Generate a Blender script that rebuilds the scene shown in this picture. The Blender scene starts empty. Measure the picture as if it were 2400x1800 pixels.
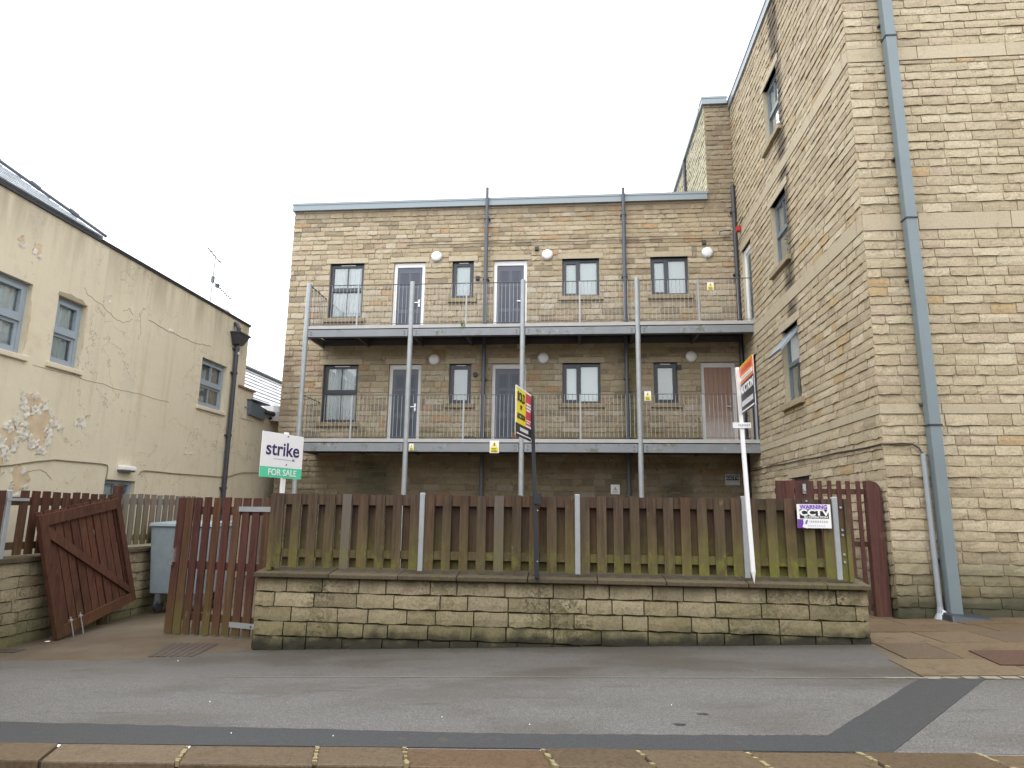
import bpy, math, random
import numpy as np
from mathutils import Vector, Matrix
random.seed(7)
SC = bpy.context.scene
COL = SC.collection
RAD = math.radians

# ------------------------------------------------------------------ camera
PITCH, ROLL, YAW = 0.1892, 0.0127, -0.0921
CAM = Vector((1.7509, -18.5879, 1.6))
cy, sy, cp, sp = math.cos(YAW), math.sin(YAW), math.cos(PITCH), math.sin(PITCH)
fw = Vector((sy * cp, cy * cp, sp)); rt = Vector((cy, -sy, 0)); up = rt.cross(fw)
r2 = rt * math.cos(ROLL) + up * math.sin(ROLL)
u2 = up * math.cos(ROLL) - rt * math.sin(ROLL)
cd = bpy.data.cameras.new('camera'); cam = bpy.data.objects.new('camera', cd); COL.objects.link(cam)
cd.sensor_width = 36; cd.lens = 1562.23 / 2400 * 36; cd.clip_end = 2000; cd.clip_start = .05
cam.matrix_world = Matrix(((r2.x, u2.x, -fw.x, CAM.x), (r2.y, u2.y, -fw.y, CAM.y), (r2.z, u2.z, -fw.z, CAM.z), (0, 0, 0, 1)))
SC.camera = cam

# ------------------------------------------------------------------ overcast sky and soft sun
SUN_EL, SUN_AZ = 64, 200          # azimuth clockwise from +Y: behind the camera, a little to the left
world = bpy.data.worlds.new('World'); SC.world = world; world.use_nodes = True
wn = world.node_tree; wn.nodes.clear()
sky = wn.nodes.new('ShaderNodeTexSky'); sky.sky_type = 'NISHITA'; sky.sun_disc = False
sky.sun_elevation = RAD(SUN_EL); sky.sun_rotation = RAD(SUN_AZ); sky.dust_density = 4; sky.air_density = 1.5
cloud = wn.nodes.new('ShaderNodeMixRGB'); cloud.inputs['Fac'].default_value = .88
cloud.inputs['Color2'].default_value = (27.5, 27.9, 28.4, 1)       # the even white cloud layer
bg = wn.nodes.new('ShaderNodeBackground'); bg.inputs['Strength'].default_value = .1
wo = wn.nodes.new('ShaderNodeOutputWorld')
wn.links.new(sky.outputs[0], cloud.inputs['Color1']); wn.links.new(cloud.outputs[0], bg.inputs[0]); wn.links.new(bg.outputs[0], wo.inputs[0])
sl = bpy.data.lights.new('sun', 'SUN'); sl.energy = 1.6; sl.angle = RAD(24); sl.color = (1, .96, .9)
so = bpy.data.objects.new('sun', sl); COL.objects.link(so)
sd = Vector((math.sin(RAD(SUN_AZ)) * math.cos(RAD(SUN_EL)), math.cos(RAD(SUN_AZ)) * math.cos(RAD(SUN_EL)), math.sin(RAD(SUN_EL))))
so.rotation_euler = sd.to_track_quat('Z', 'Y').to_euler()
vs = SC.view_settings
SC.display_settings.display_device = 'sRGB'
vs.view_transform = 'Standard'; vs.look = 'None'; vs.gamma = 1; vs.use_curve_mapping = False; vs.exposure = 0

# ------------------------------------------------------------------ node helpers
class NT:
    def __init__(s, name):
        s.m = bpy.data.materials.new(name); s.m.use_nodes = True
        s.t = s.m.node_tree; s.t.nodes.clear()
        s.out = s.t.nodes.new('ShaderNodeOutputMaterial')
        s._geo = None
    def n(s, kind, **kw):
        x = s.t.nodes.new(kind)
        for k, v in kw.items(): setattr(x, k, v)
        return x
    def put(s, sock, v):
        if isinstance(v, bpy.types.NodeSocket): s.t.links.new(v, sock)
        elif isinstance(v, (tuple, list)) and len(v) == 3 and sock.type == 'RGBA': sock.default_value = (*v, 1)
        else: sock.default_value = v
    def math(s, op, a, b=0., clamp=False):
        x = s.n('ShaderNodeMath', operation=op, use_clamp=clamp); s.put(x.inputs[0], a); s.put(x.inputs[1], b); return x.outputs[0]
    def mix(s, f, a, b, mode='MIX'):
        x = s.n('ShaderNodeMixRGB', blend_type=mode); s.put(x.inputs[0], f); s.put(x.inputs[1], a); s.put(x.inputs[2], b); return x.outputs[0]
    def rng(s, v, a, b, c=0., d=1., smooth=True):
        x = s.n('ShaderNodeMapRange', interpolation_type='SMOOTHSTEP' if smooth else 'LINEAR')
        for i, q in enumerate((v, a, b, c, d)): s.put(x.inputs[i], q)
        return x.outputs[0]
    def geo(s):
        if not s._geo: s._geo = s.n('ShaderNodeNewGeometry')
        return s._geo
    def pos(s): return s.geo().outputs['Position']
    def xyz(s):
        x = s.n('ShaderNodeSeparateXYZ'); s.put(x.inputs[0], s.pos()); return x.outputs
    def noise(s, scale, detail=3., rough=.5, vec=None, stretch=None):
        v = vec or s.pos()
        if stretch:
            mp = s.n('ShaderNodeMapping'); s.put(mp.inputs['Vector'], v); mp.inputs['Scale'].default_value = stretch; v = mp.outputs[0]
        x = s.n('ShaderNodeTexNoise'); s.put(x.inputs['Vector'], v)
        x.inputs['Scale'].default_value = scale; x.inputs['Detail'].default_value = detail; x.inputs['Roughness'].default_value = rough
        return x.outputs[0]
    def rnd(s):
        o = s.n('ShaderNodeObjectInfo').outputs['Random']
        return s.math('FRACT', s.math('ADD', o, s.geo().outputs['Random Per Island']))
    def ramp(s, v, stops, const=False):
        x = s.n('ShaderNodeValToRGB'); s.put(x.inputs[0], v); cr = x.color_ramp
        cr.interpolation = 'CONSTANT' if const else 'LINEAR'
        while len(cr.elements) < len(stops): cr.elements.new(.5)
        for e, (p, c) in zip(cr.elements, stops): e.position = p; e.color = (*c, 1)
        return x.outputs[0]
    def bump(s, h, strength=.4, dist=.01):
        x = s.n('ShaderNodeBump'); s.put(x.inputs['Height'], h); x.inputs['Strength'].default_value = strength; x.inputs['Distance'].default_value = dist
        return x.outputs[0]
    def done(s, col, rough=.7, metal=0., normal=None, spec=.5):
        b = s.n('ShaderNodeBsdfPrincipled'); s.put(b.inputs['Base Color'], col); s.put(b.inputs['Roughness'], rough); s.put(b.inputs['Metallic'], metal)
        s.put(b.inputs['Specular IOR Level'], spec)
        if normal is not None: s.put(b.inputs['Normal'], normal)
        s.t.links.new(b.outputs[0], s.out.inputs[0]); return s.m

def mul(c, k): return tuple(x * k for x in c)

def plain(name, col, rough=.6, metal=0., var=.18, scale=8., bump=.0, spec=.5, rnd=0.):
    t = NT(name); nz = t.noise(scale, 4, .6)
    c = t.mix(nz, mul(col, 1 - var), mul(col, 1 + var))
    if rnd: c = t.mix(t.rng(t.n('ShaderNodeObjectInfo').outputs['Random'], 0, 1, 0, rnd, False), c, mul(col, .4))
    return t.done(c, rough, metal, t.bump(t.noise(scale * 12, 3), bump, .004) if bump else None, spec)

def dirt_and_tone(t, c, rules):
    """rules: soot, moss, damp and darker zones with shapes of their own on a wall."""
    o = t.xyz()
    for r in rules:
        k = r[0]
        if k == 'low':           # strongest at the foot of the wall, fading upwards: (z0, z1, colour, amount, ragged)
            _, z0, z1, colr, amt, rag = r
            zz = t.math('SUBTRACT', t.math('ADD', o[2], t.math('MULTIPLY', t.math('SUBTRACT', t.noise(2.2, 5, .65), .5), rag)), t.math('MULTIPLY', o[0], .03))
            c = t.mix(t.rng(zz, z0, z1, amt, 0.), c, colr)
        elif k == 'high':        # hangs below an edge
            _, z0, z1, colr, amt, rag = r
            zz = t.math('ADD', o[2], t.math('MULTIPLY', t.math('SUBTRACT', t.noise(1.6, 4, .6, stretch=(3, 3, .25)), .5), rag))
            c = t.mix(t.rng(zz, z0, z1, 0., amt), c, colr)
        elif k == 'spots':       # lichen and soot spots: (scale, threshold, colour, amount)
            _, scl, th, colr, amt = r
            big = t.rng(t.noise(.9, 2), .42, .62)
            m = t.math('MULTIPLY', t.rng(t.noise(scl, 4, .7), th, th + .06), big)
            c = t.mix(t.math('MULTIPLY', m, amt), c, colr)
        elif k == 'runY':        # a water run down the wall at one y: (y, halfwidth, z0, z1, colour, amount)
            _, y, hw, z0, z1, colr, amt = r
            wob = t.math('MULTIPLY', t.math('SUBTRACT', t.noise(1.3, 5, .7), .5), .32)
            d = t.math('ABSOLUTE', t.math('ADD', t.math('SUBTRACT', o[1], y), wob))
            m = t.math('MULTIPLY', t.rng(d, hw * .3, hw, 1., 0.), t.math('MULTIPLY', t.rng(o[2], z0, z0 + 1.), t.rng(o[2], z1, z1 + .2, 1., 0.)))
            m = t.math('MULTIPLY', m, t.rng(t.noise(5, 4, .6), .3, .6, .7, 1.))
            c = t.mix(t.math('MULTIPLY', m, amt), c, colr)
        elif k == 'boxX':        # damp patch between x0..x1, z0..z1
            _, x0, x1, z0, z1, colr, amt = r
            wob = t.math('MULTIPLY', t.math('SUBTRACT', t.noise(1.1, 4, .6), .5), .9)
            xx = t.math('ADD', o[0], wob); zz = t.math('ADD', o[2], wob)
            m = t.math('MULTIPLY', t.math('MULTIPLY', t.rng(xx, x0 - .3, x0 + .3), t.rng(xx, x1 - .3, x1 + .3, 1., 0.)), t.math('MULTIPLY', t.rng(zz, z0 - .2, z0 + .2), t.rng(zz, z1 - .2, z1 + .2, 1., 0.)))
            c = t.mix(t.math('MULTIPLY', m, amt), c, colr)
    return c

def stone_mat(name, stops, rules=(), rough=.85, grain=.3):
    t = NT(name)
    c = t.ramp(t.rnd(), stops, True)
    g = t.noise(34, 5, .7)
    c = t.mix(1., c, t.ramp(g, [(.25, (1 - grain * 1.6,) * 3), (.5, (1, 1, 1)), (.8, (1 + grain,) * 3)]), 'MULTIPLY')
    c = t.mix(t.rng(t.noise(5, 4, .6), .5, .75, 0., .35), c, t.mix(1., c, (.62, .55, .46), 'MULTIPLY'))
    c = dirt_and_tone(t, c, rules)
    return t.done(c, rough, 0, t.bump(t.noise(55, 5, .65), .55, .012), .3)

B1, B2, B3 = (0.392, 0.327, 0.224), (0.356, 0.294, 0.198), (0.429, 0.364, 0.262)
OR, GB, PK, PL = (0.389, 0.261, 0.152), (0.267, 0.221, 0.156), (0.380, 0.294, 0.210), (0.453, 0.400, 0.312)
FAC = [(0, B1), (.22, B2), (.44, B3), (.62, OR), (.655, GB), (.74, PK), (.82, (.41, .33, .22)), (.92, PL)]
TOW = [(0, (0.418, 0.350, 0.240)), (.24, (0.391, 0.324, 0.220)), (.45, (0.444, 0.376, 0.260)), (.66, (0.405, 0.299, 0.169)), (.685, (0.343, 0.282, 0.193)), (.77, (0.413, 0.338, 0.244)), (.86, (0.466, 0.402, 0.288))]
FRT = [(0, (.285, .24, .155)), (.25, (.25, .21, .13)), (.5, (.315, .27, .175)), (.7, (.215, .18, .115)), (.85, (.275, .23, .155))]
MOSS = (.075, .085, .02); SOOT = (.035, .03, .022); DAMP = (.13, .105, .055)
M = {}
M['facade_stone'] = stone_mat('facade_stone', FAC, [('spots', 7, .58, (.15, .11, .075), .8), ('spots', 2.6, .57, (.24, .18, .12), .55), ('high', 9.9, 10.62, (.16, .125, .085), .55, 1.1), ('low', 2.0, 4.2, (.085, .068, .042), .62, 1.2),  # 'low' darkens the wall from the lower walkway down
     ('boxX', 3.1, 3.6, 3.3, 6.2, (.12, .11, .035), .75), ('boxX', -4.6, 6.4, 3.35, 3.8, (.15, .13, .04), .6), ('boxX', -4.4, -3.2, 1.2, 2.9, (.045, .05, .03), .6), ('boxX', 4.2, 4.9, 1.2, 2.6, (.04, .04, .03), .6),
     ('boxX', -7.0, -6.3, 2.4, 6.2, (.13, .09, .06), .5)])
M['tower_stone'] = stone_mat('tower_stone', TOW, [('spots', 8, .60, (.20, .155, .10), .65), ('spots', 2.4, .58, (.33, .27, .19), .5), ('runY', -4.28, .46, 4.6, 14.2, (.085, .065, .048), .95),
     ('low', .25, 1.3, (.12, .11, .06), .75, .9), ('low', .05, .42, (.04, .042, .025), .85, .35)])
M['band_stone'] = stone_mat('band_stone', [(0, (0.468, 0.404, 0.293)), (.5, (0.442, 0.378, 0.272))], [('spots', 6, .66, (0.204, 0.162, 0.102), .5)], grain=.15)
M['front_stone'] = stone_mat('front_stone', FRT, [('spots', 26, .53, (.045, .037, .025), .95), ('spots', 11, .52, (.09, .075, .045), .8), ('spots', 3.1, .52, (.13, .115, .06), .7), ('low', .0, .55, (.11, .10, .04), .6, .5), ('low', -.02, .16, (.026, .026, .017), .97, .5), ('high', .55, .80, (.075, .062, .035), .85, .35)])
M['side_stone'] = stone_mat('side_stone', FRT, [('spots', 14, .55, (.06, .055, .03), .8), ('low', -.25, .55, (.08, .085, .028), .8, .8)])
M['coping_stone'] = stone_mat('coping_stone', [(0, (.10, .08, .05)), (.5, (.08, .064, .04))], [('spots', 9, .55, (.10, .10, .03), .9), ('spots', 20, .6, SOOT, .8)])
M['sill_stone'] = stone_mat('sill_stone', [(0, (.36, .295, .20)), (.5, (.31, .25, .165))], [('spots', 11, .5, (.12, .11, .045), .75)])
M['kerb_stone'] = stone_mat('kerb_stone', [(0, (0.105, 0.075, 0.044)), (.3, (0.085, 0.058, 0.033)), (.55, (0.129, 0.095, 0.060)), (.8, (0.099, 0.061, 0.033))], [('spots', 16, .60, (0.041, 0.031, 0.020), .7)], rough=.42, grain=.35)
M['return_stone'] = stone_mat('return_stone', [(0, (.50, .46, .33)), (.5, (.44, .40, .28))], [('spots', 6, .58, (.22, .22, .13), .7)])
def mortar(name, col, rules=()):
    t = NT(name); c = t.mix(t.noise(20, 4), mul(col, .75), mul(col, 1.15)); return t.done(dirt_and_tone(t, c, rules), .95, 0, t.bump(t.noise(60), .4, .006), .2)
M['facade_mortar'] = mortar('facade_mortar', (.36, .30, .205), [('low', 2.2, 4.6, (.08, .065, .04), .5, 1.2)])  # joints darken downwards along with the stones
M['tower_mortar'] = mortar('tower_mortar', (.50, .435, .32), [('runY', -4.28, .46, 4.6, 14.2, (.075, .058, .045), .92), ('low', .05, .9, (.08, .075, .045), .8, .5)])
M['front_mortar'] = mortar('front_mortar', (.12, .10, .062), [('low', -.1, .3, SOOT, .8, .2)])
M['flat_dark'] = plain('flat_dark', (.03, .03, .032), .7)
# metalwork and joinery
M['fascia'] = plain('fascia', (.25, .295, .325), .38, .1, .06, 2.)
M['beam_paint'] = (lambda t: t.done(dirt_and_tone(t, t.mix(t.noise(3, 4), (.185, .20, .22), (.255, .275, .295)), [('spots', 3.2, .55, (.11, .12, .06), .8), ('spots', 9, .58, (.42, .43, .42), .5), ('spots', 6, .60, (.09, .075, .05), .7)]), .5, .1, None))(NT('beam_paint'))
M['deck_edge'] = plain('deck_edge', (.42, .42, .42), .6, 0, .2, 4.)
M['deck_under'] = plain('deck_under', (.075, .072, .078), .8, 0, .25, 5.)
M['galvanised'] = plain('galvanised', (.36, .385, .405), .5, .3, .22, 6.)
M['rail_dark'] = plain('rail_dark', (.13, .14, .15), .5, .3, .1)
M['pipe_black'] = plain('pipe_black', (.045, .047, .06), .4, 0, .15, 5.)
M['pipe_slate'] = plain('pipe_slate', (.085, .095, .12), .38, 0, .15, 3.)
M['pipe_blue'] = plain('pipe_blue', (.175, .22, .242), .42, 0, .12, 2.5)
M['conduit'] = plain('conduit', (.33, .37, .41), .5, .2, .12, 9.)
M['rubber'] = plain('rubber', (.03, .034, .042), .5, 0, .2)
M['frame_dark'] = plain('frame_dark', (.042, .05, .066), .35, 0, .06)
M['frame_blue'] = plain('frame_blue', (.29, .34, .385), .5, 0, .10, 4.)
M['frame_slate'] = plain('frame_slate', (.16, .20, .225), .4, 0, .10, 4.)
M['frame_white'] = plain('frame_white', (.86, .86, .86), .4, 0, .04)
M['frame_grubby'] = plain('frame_grubby', (.66, .65, .65), .5, 0, .10)
M['door_slate'] = plain('door_slate', (.085, .10, .135), .35, 0, .06)
M['door_groove'] = plain('door_groove', (.05, .06, .085), .4, 0, .06)
M['door_pale'] = plain('door_pale', (.48, .54, .58), .25, 0, .05)
M['chrome'] = plain('chrome', (.75, .75, .77), .2, .8, .03)
M['lamp_white'] = plain('lamp_white', (.80, .80, .81), .3, 0, .03)
M['lamp_rim'] = plain('lamp_rim', (.50, .51, .53), .4, 0, .05)
M['blind'] = plain('blind', (.82, .87, .87), .9, 0, .05, 1.5)
M['curtain'] = plain('curtain', (.86, .88, .89), .9, 0, .05, 2.)
M['dim_blind'] = plain('dim_blind', (.55, .58, .58), .9, 0, .1, 1.5)
M['net'] = plain('net', (.50, .51, .50), .9, 0, .15, 3.)
def glass(name, tint=(.9, .95, .96), mx=1.):
    t = NT(name); fr = t.n('ShaderNodeFresnel'); fr.inputs[0].default_value = 1.5
    tr = t.n('ShaderNodeBsdfTransparent'); tr.inputs[0].default_value = (*tint, 1)
    gl = t.n('ShaderNodeBsdfGlossy'); gl.inputs['Roughness'].default_value = .015
    w = t.noise(1.3, 2); t.put(gl.inputs['Normal'], t.bump(w, .06, .05))
    mxs = t.n('ShaderNodeMixShader'); t.put(mxs.inputs[0], t.math('ADD', t.math('MULTIPLY', fr.outputs[0], 2.6), .03, True)); t.t.links.new(tr.outputs[0], mxs.inputs[1]); t.t.links.new(gl.outputs[0], mxs.inputs[2])
    t.t.links.new(mxs.outputs[0], t.out.inputs[0]); return t.m
M['glass'] = glass('glass')
# timber
def timber(name, a, b, mossx=0, moss=(.085, .09, .018), z0=.9, z1=1.25, amt=.85, rough=.7, grey=0.):
    t = NT(name); o = t.xyz(); r = t.n('ShaderNodeObjectInfo').outputs['Random']
    off = t.n('ShaderNodeVectorMath', operation='ADD'); t.put(off.inputs[0], t.pos()); cmb = t.n('ShaderNodeCombineXYZ'); t.put(cmb.inputs[0], t.math('MULTIPLY', r, 9.)); t.put(cmb.inputs[1], t.math('MULTIPLY', r, 5.)); t.put(off.inputs[1], cmb.outputs[0])
    v = off.outputs[0]
    g = t.noise(1., 5, .65, v, (26, 26, 1.3)); g2 = t.noise(1., 3, .5, v, (70, 70, 2.5))
    c = t.mix(t.rng(g, .3, .7), a, b)
    c = t.mix(t.rng(g2, .5, .72, 0., .55), c, mul(a, .4))
    c = t.mix(t.rng(r, 0, 1, 0, .6, False), c, t.mix(1., c, (.62, .56, .5), 'MULTIPLY'))
    c = t.mix(t.math('MULTIPLY', t.rng(t.math('FRACT', t.math('MULTIPLY', r, 5.1)), .6, 1., 0., 1.), .5), c, t.mix(1., c, (1.25, .85, .78), 'MULTIPLY'))
    c = t.mix(t.math('MULTIPLY', t.rng(t.noise(2.2, 4, .6, v), .5, .7), .5), c, t.mix(1., c, (.5, .5, .42), 'MULTIPLY'))
    if grey: c = t.mix(t.math('MULTIPLY', t.rng(t.math('FRACT', t.math('MULTIPLY', r, 7.3)), 1 - grey, 1., 0., 1., False), .7), c, (.17, .155, .14))
    # algae: up from the foot, and more on some boards
    n = t.noise(4, 5, .65, v, (2.5, 2.5, 1.)); zz = t.math('ADD', o[2], t.math('MULTIPLY', t.math('SUBTRACT', n, .5), 1.0))
    bd = t.rng(t.math('FRACT', t.math('MULTIPLY', r, 3.7)), .2, .9, .4, 1.)
    sc_ = 1.
    if mossx: sc_ = t.rng(o[0], mossx - .6, mossx + 1., .75, 1.7)
    film = t.math('MULTIPLY', t.math('MULTIPLY', t.rng(zz, z0 - .05, z1 + .6, .9, 0.), bd), sc_, True)
    c = t.mix(t.math('MULTIPLY', film, amt), c, (.13, .112, .035))
    thick = t.math('MULTIPLY', t.math('MULTIPLY', t.rng(zz, z0 + .02, z1, 1., 0.), t.rng(t.noise(9, 5, .7, v, (1.5, 1.5, .8)), .43, .64, 0., 1.)), sc_, True)
    c = t.mix(t.math('MULTIPLY', thick, amt), c, t.mix(t.noise(26, 4, .7), mul(moss, .6), mul(moss, 1.5)))
    c = t.mix(t.math('MULTIPLY', t.rng(t.noise(7, 4, .7, v, (1, 1, .5)), .62, .74, 0., .5), amt), c, (.20, .18, .10))
    return t.done(c, rough, 0, t.bump(g2, .35, .004), .35)
M['fence_brown'] = timber('fence_brown', (.054, .033, .022), (.108, .073, .047), 3.3, (.13, .13, .022), z0=.86, z1=1.24, amt=1., grey=.04)
M['fence_dark'] = timber('fence_dark', (.042, .022, .017), (.085, .048, .032), 3.6, (.12, .125, .02), z0=.86, z1=1.2, amt=1.)
M['side_brown'] = timber('side_brown', (.07, .03, .02), (.11, .055, .034), 0, z0=.8, z1=1.05, amt=.4)
M['grey_board'] = timber('grey_board', (.17, .15, .125), (.25, .23, .20), 0, z0=.9, z1=1.3, amt=.9)
M['gate_red'] = timber('gate_red', (.072, .026, .016), (.118, .05, .029), 0, z0=-.4, z1=-.2, amt=.3)
M['gate_mix'] = timber('gate_mix', (.085, .036, .023), (.13, .075, .042), 0, z0=-.3, z1=.12, amt=1.)
M['gate_purple'] = timber('gate_purple', (.072, .025, .021), (.11, .046, .036), 0, z0=-.4, z1=.0, amt=.6)
t = NT('door_brown'); c = t.mix(t.noise(1., 5, .65, None, (16, 16, 1.)), (.25, .145, .105), (.38, .255, .195)); c = dirt_and_tone(t, c, [('low', 3.5, 4.5, (.52, .47, .44), .75, 1.1)])
M['door_brown'] = t.done(c, .55, 0, None, .3)
# render, slate, ground
def render_mat():
    t = NT('cream_render'); o = t.xyz()
    c = t.mix(t.noise(.7, 4, .6), (.60, .53, .395), (.69, .62, .475))
    st = t.noise(1., 5, .6, None, (5, 5, .35))
    c = t.mix(t.rng(st, .48, .75, 0., .32), c, (.42, .36, .25))
    c = t.mix(t.math('MULTIPLY', t.rng(o[2], 5.4, 6.6), t.rng(t.noise(1., 4, .6, None, (2.2, 2.2, .3)), .35, .65, .1, .75)), c, (.32, .27, .19))
    c = t.mix(t.rng(t.noise(1.7, 5, .6), .58, .72, 0., .35), c, (.52, .41, .27))
    c = t.mix(t.rng(t.math('ADD', o[2], t.noise(1.2, 4)), 1.2, 2.8, .35, 0.), c, (.44, .41, .31))
    old = t.math('MULTIPLY', t.rng(t.noise(1.1, 6, .62), .55, .57), t.rng(t.noise(.35, 2), .4, .6, .2, 1.))
    c = t.mix(t.math('MULTIPLY', old, .42), c, (.56, .51, .42))
    rid = t.math('ABSOLUTE', t.math('SUBTRACT', t.noise(1.3, 6, .6), .5)); craze = t.math('MULTIPLY', t.rng(rid, .002, .007, 1., 0.), t.rng(t.noise(.6, 2), .48, .62))
    c = t.mix(t.math('MULTIPLY', craze, .65), c, (.26, .22, .15))
    c = t.mix(t.math('MULTIPLY', t.rng(t.noise(7, 5, .75), .60, .68), t.rng(t.noise(.8, 3), .5, .65)), c, (.34, .285, .19))
    h = t.math('ADD', t.noise(3, 4, .6), t.math('MULTIPLY', t.noise(60, 3), .12)); h = t.math('SUBTRACT', h, t.math('MULTIPLY', t.math('ADD', old, craze), .08))
    return t.done(c, .9, 0, t.bump(h, .35, .03), .25)
M['cream_render'] = render_mat()
M['bare_render'] = plain('bare_render', (.54, .43, .29), .95, 0, .4, 5., .5)
M['flake'] = plain('flake', (.74, .71, .63), .9, 0, .15, 9.)
M['crack'] = plain('crack', (.33, .28, .19), .95)
M['slate'] = plain('slate', (.50, .54, .59), .22, 0, .25, 3., .2, .8)
M['lead'] = plain('lead', (.14, .175, .21), .5, .2, .15)
M['brick_cap'] = plain('brick_cap', (.22, .12, .075), .8, 0, .3, 9.)
def ground_mats():
    t = NT('concrete_drive')
    c = t.mix(t.rng(t.noise(.8, 5, .6), .3, .7), (.075, .058, .04), (.12, .098, .07))
    c = t.mix(t.rng(t.noise(1.2, 4, .6, None, (1.2, 5, 1)), .52, .68, 0., .6), c, (.10, .055, .033))
    c = t.mix(t.rng(t.noise(45, 4, .7), .4, .7, 0, .35), c, (.11, .09, .065))
    wet = t.rng(t.noise(1.0, 3), .35, .6, .5, .85)
    M['drive'] = t.done(c, wet, 0, t.bump(t.noise(70, 4), .3, .006), .22)
    t = NT('asphalt')
    sp_ = t.noise(120, 2, .9); vo = t.noise(48, 4, .85)
    c = t.mix(t.rng(sp_, .36, .64), (.062, .060, .058), (.168, .163, .158))
    c = t.mix(t.rng(vo, .54, .66, 0, .55), c, (.25, .24, .23))
    c = t.mix(t.rng(vo, .46, .34, 0, .6), c, (.05, .05, .052))
    big = t.noise(.75, 4, .6, None, (.7, 1.5, 1))
    damp = t.rng(big, .44, .64)
    o = t.xyz()
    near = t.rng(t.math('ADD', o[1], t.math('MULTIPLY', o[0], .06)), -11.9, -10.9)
    foot_band = t.math('MULTIPLY', t.rng(t.math('ADD', o[1], t.math('MULTIPLY', t.math('SUBTRACT', t.noise(4, 5, .7), .5), .5)), -10.4, -10.0), t.rng(o[0], 5.0, 5.3, 1., 0.))  # darker band along the foot of the front wall
    c = t.mix(t.math('MULTIPLY', foot_band, .7), c, (.04, .037, .026))
    tyre = t.rng(t.noise(2.2, 5, .7, None, (.5, 2.5, 1)), .56, .7)
    c = t.mix(t.math('MULTIPLY', tyre, .45), c, (.055, .05, .045))
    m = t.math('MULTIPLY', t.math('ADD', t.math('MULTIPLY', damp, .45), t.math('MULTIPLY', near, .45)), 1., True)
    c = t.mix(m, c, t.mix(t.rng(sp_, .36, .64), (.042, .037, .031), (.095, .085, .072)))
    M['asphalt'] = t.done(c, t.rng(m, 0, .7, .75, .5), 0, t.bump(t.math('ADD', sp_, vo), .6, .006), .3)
    t = NT('new_asphalt')
    sp_ = t.noise(110, 3, .85)
    c = t.mix(t.rng(sp_, .35, .65), (.024, .025, .027), (.062, .064, .068))
    c = t.mix(t.rng(t.noise(6, 5, .7), .6, .72, 0., .5), c, (.09, .075, .05))
    M['new_asphalt'] = t.done(c, .6, 0, t.bump(sp_, .35, .004), .3)
ground_mats()
M['flag'] = stone_mat('flag', [(0, (0.119, 0.085, 0.050)), (.35, (0.104, 0.073, 0.043)), (.65, (0.133, 0.099, 0.061)), (.85, (0.097, 0.072, 0.047))], [('spots', 5, .56, (0.065, 0.050, 0.029), .6)], rough=.62)
M['seam'] = plain('seam', (.20, .18, .135), .8, 0, .4, 14.)
M['iron'] = plain('iron', (.085, .045, .032), .6, .3, .4, 20., .6)
M['drain_iron'] = plain('drain_iron', (.075, .062, .05), .6, .2, .4, 18., .6)
M['lichen'] = plain('lichen', (.24, .20, .105), .9, 0, .35, 30.)
M['white'] = plain('white', (.82, .82, .83), .35, 0, .03)
M['print_purple'] = plain('print_purple', (.040, .022, .11), .5)
M['print_green'] = plain('print_green', (.10, .60, .36), .4, 0, .04)
M['print_black'] = plain('print_black', (.02, .02, .026), .4)
M['print_yellow'] = plain('print_yellow', (.78, .66, .035), .4, 0, .05)
M['print_red'] = plain('print_red', (.60, .045, .075), .4, 0, .1)
M['print_orange'] = plain('print_orange', (.80, .20, .035), .4, 0, .08)
M['print_dark_red'] = plain('print_dark_red', (.55, .06, .03), .4)
M['print_grey'] = plain('print_grey', (.42, .43, .46), .5)
M['print_lilac'] = plain('print_lilac', (.58, .50, .80), .4)
M['print_violet'] = plain('print_violet', (.16, .055, .36), .4)
M['print_bluegrey'] = plain('print_bluegrey', (.19, .26, .34), .4)
M['print_dim'] = plain('print_dim', (.34, .34, .36), .5)
M['post_black'] = plain('post_black', (.022, .025, .032), .5, 0, .2, 9.)
M['bin_grey'] = plain('bin_grey', (.25, .30, .335), .5, .15, .22, 6.)
M['red_plastic'] = plain('red_plastic', (.50, .03, .025), .4)
M['cable'] = plain('cable', (.07, .06, .05), .7)
M['cable_pale'] = plain('cable_pale', (.27, .23, .15), .8)
M['plant'] = plain('plant', (.10, .15, .04), .8, 0, .4, 20.)
M['terracotta'] = plain('terracotta', (.30, .13, .07), .8)
M['leaf'] = plain('leaf', (.22, .075, .04), .8, 0, .5, 40.)

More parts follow.
